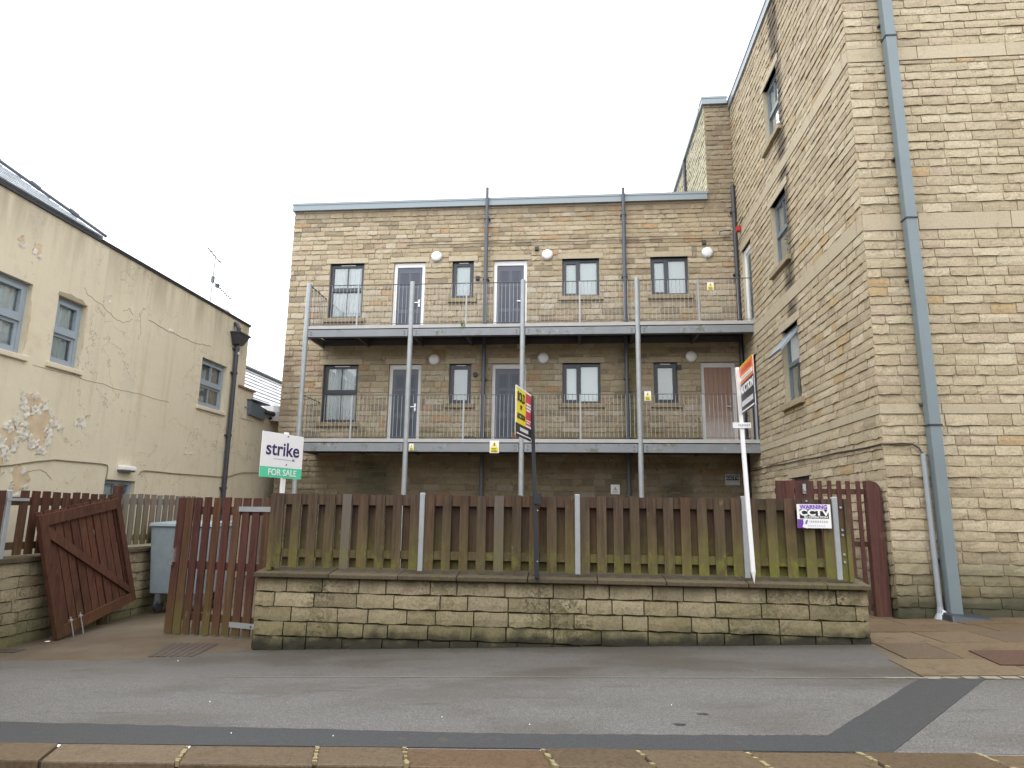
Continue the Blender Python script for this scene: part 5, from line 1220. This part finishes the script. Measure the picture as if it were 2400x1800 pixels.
def weed(x, y, z, n, h, seed, lb):
    R = random.Random(seed); g = MB()
    for k in range(n):
        a = R.uniform(0, 6.28); hh = R.uniform(.3, 1) * h; r = R.uniform(.1, .7) * h; w = R.uniform(.006, .014); b = Vector((x + R.uniform(-.05, .05), y + R.uniform(-.01, .01), z)); tp = b + Vector((r * math.cos(a), -abs(r * math.sin(a)) * .5, hh * R.choice((1, 1, -.5)))); s = Vector((w, 0, 0))
        g.add([b - s, b + s, tp], [(0, 1, 2)])
    return tag(g.build('weed', 'plant', origin=(x, y, z)), lb, 'weed')
weed(-1.21, YF - .03, 6.56, 40, .14, 1, 'green weed growing on the upper walkway edge below the narrow window')
R_ = random.Random(41)
specks = [(-.95, -13.11), (-.1, -13.17), (.66, -12.71), (-1.6, -12.26), (2.58, -12.39), (-5.6, -9.35), (-2.92, -10.6), (1.4, -12.9)]
for i, (x, y) in enumerate(specks):
    g = MB(); n = 7; r = R_.uniform(.004, .009) if i != 5 else .04; z = gz(x, y) + .0095
    g.add([(x + r * R_.uniform(.6, 1.3) * math.cos(k * 6.283 / n), y + r * R_.uniform(.6, 1.3) * math.sin(k * 6.283 / n), z) for k in range(n)] + [(x, y, z + .008)], [(k, (k + 1) % n, n) for k in range(n)])
    tag(g.build('litter', 'white', origin=(x, y, z)), 'speck of white litter lying on the pavement', 'litter', 'white litter specks on the pavement')
for x, y, lb in ((2.58, -12.88, 'black tar spot on the pavement closer to the kerb than its twin'), (2.80, -12.62, 'black tar spot on the pavement further from the kerb than its twin')):
    g = MB(); n = 9; z = gz(x, y) + .0065
    g.add([(x + .06 * R_.uniform(.5, 1.2) * math.cos(k * 6.283 / n), y + .03 * R_.uniform(.5, 1.2) * math.sin(k * 6.283 / n), z) for k in range(n)] + [(x, y, z + .006)], [(k, (k + 1) % n, n) for k in range(n)])
    tag(g.build('tar_spot', 'print_black', origin=(x, y, z)), lb, 'stain', 'black tar spots on the pavement')
g = MB()
for k in range(170):
    x = R_.uniform(-6.5, 1.2); y = kerb_y(x) - .34 - abs(R_.gauss(0, .12)) - .01; z = gz(x, y) - .121; a = R_.uniform(0, 6.28); l = R_.uniform(.015, .045)
    d = Vector((math.cos(a), math.sin(a), 0)); s = Vector((-d.y, d.x, 0)) * .5; p = Vector((x, y, z))
    g.add([p - d * l, p + s * l + Vector((0, 0, R_.uniform(0, .015))), p + d * l, p - s * l + Vector((0, 0, R_.uniform(0, .012)))], [(0, 1, 2, 3)])
g.build('leaf_litter', 'leaf', kind='stuff')

# ------------------------------------------------------------------ terrace across the road: it closes the street and shows in the window glass
ter = bpy.data.objects.new('street_terrace', None); COL.objects.link(ter); ter['kind'] = 'structure'
TYf = -25.5
mb = MB(); th = [(x + .9, x + 2.1, z, z + 1.5) for x in range(-45, 45, 5) for z in (.7, 3.7)] + [(x + 3.2, x + 4.2, -.2, 2.0) for x in range(-45, 45, 5)]
us = [(-u1, -u0, c, d) for u0, u1, c, d in th]
def tw(u, y, z): return (-u, TYf - y, z)
uu = sorted({-45., 45., *[h[i] for h in us for i in (0, 1)]}); zz_ = sorted({-.6, 6.2, *[h[i] for h in us for i in (2, 3)]})
for a, b in zip(uu, uu[1:]):
    for c, d in zip(zz_, zz_[1:]):
        if not any(h[0] < (a + b) / 2 < h[1] and h[2] < (c + d) / 2 < h[3] for h in us): mb.quad(*[tw(u, 0, z) for u, z in ((a, c), (b, c), (b, d), (a, d))])
mb.quad((-45, TYf, -.6), (-45, TYf, 6.2), (-45, TYf - 8, 6.2), (-45, TYf - 8, -.6)); mb.quad((45, TYf, -.6), (45, TYf - 8, -.6), (45, TYf - 8, 6.2), (45, TYf, 6.2)); mb.quad((-45, TYf - 8, -.6), (-45, TYf - 8, 6.2), (45, TYf - 8, 6.2), (45, TYf - 8, -.6))
mb.build('wall', plain('terrace_stone', (.27, .215, .14), .9, 0, .25, 2.), ter)
mb = MB()
for (a, b, c, d) in us: mb.quad(*[tw(u, .12, z) for u, z in ((a, c), (b, c), (b, d), (a, d))])
mb.build('windows', 'frame_slate', ter, kind='stuff')
mb = MB(); mb.hexa([(-45.2, TYf - 8.3, 6.2), (45.2, TYf - 8.3, 6.2), (45.2, TYf + .3, 6.2), (-45.2, TYf + .3, 6.2), (-45.2, TYf - 4.1, 9.0), (45.2, TYf - 4.1, 9.0), (45.2, TYf - 3.9, 9.0), (-45.2, TYf - 3.9, 9.0)]); mb.build('roof', plain('terrace_slate', (.12, .13, .15), .4, 0, .2, 2.), ter)
for x in range(-40, 45, 10): MB().box(x - .5, x + .5, TYf - 4.4, TYf - 3.6, 8.6, 10.2).build('chimney', 'brick_cap', ter)
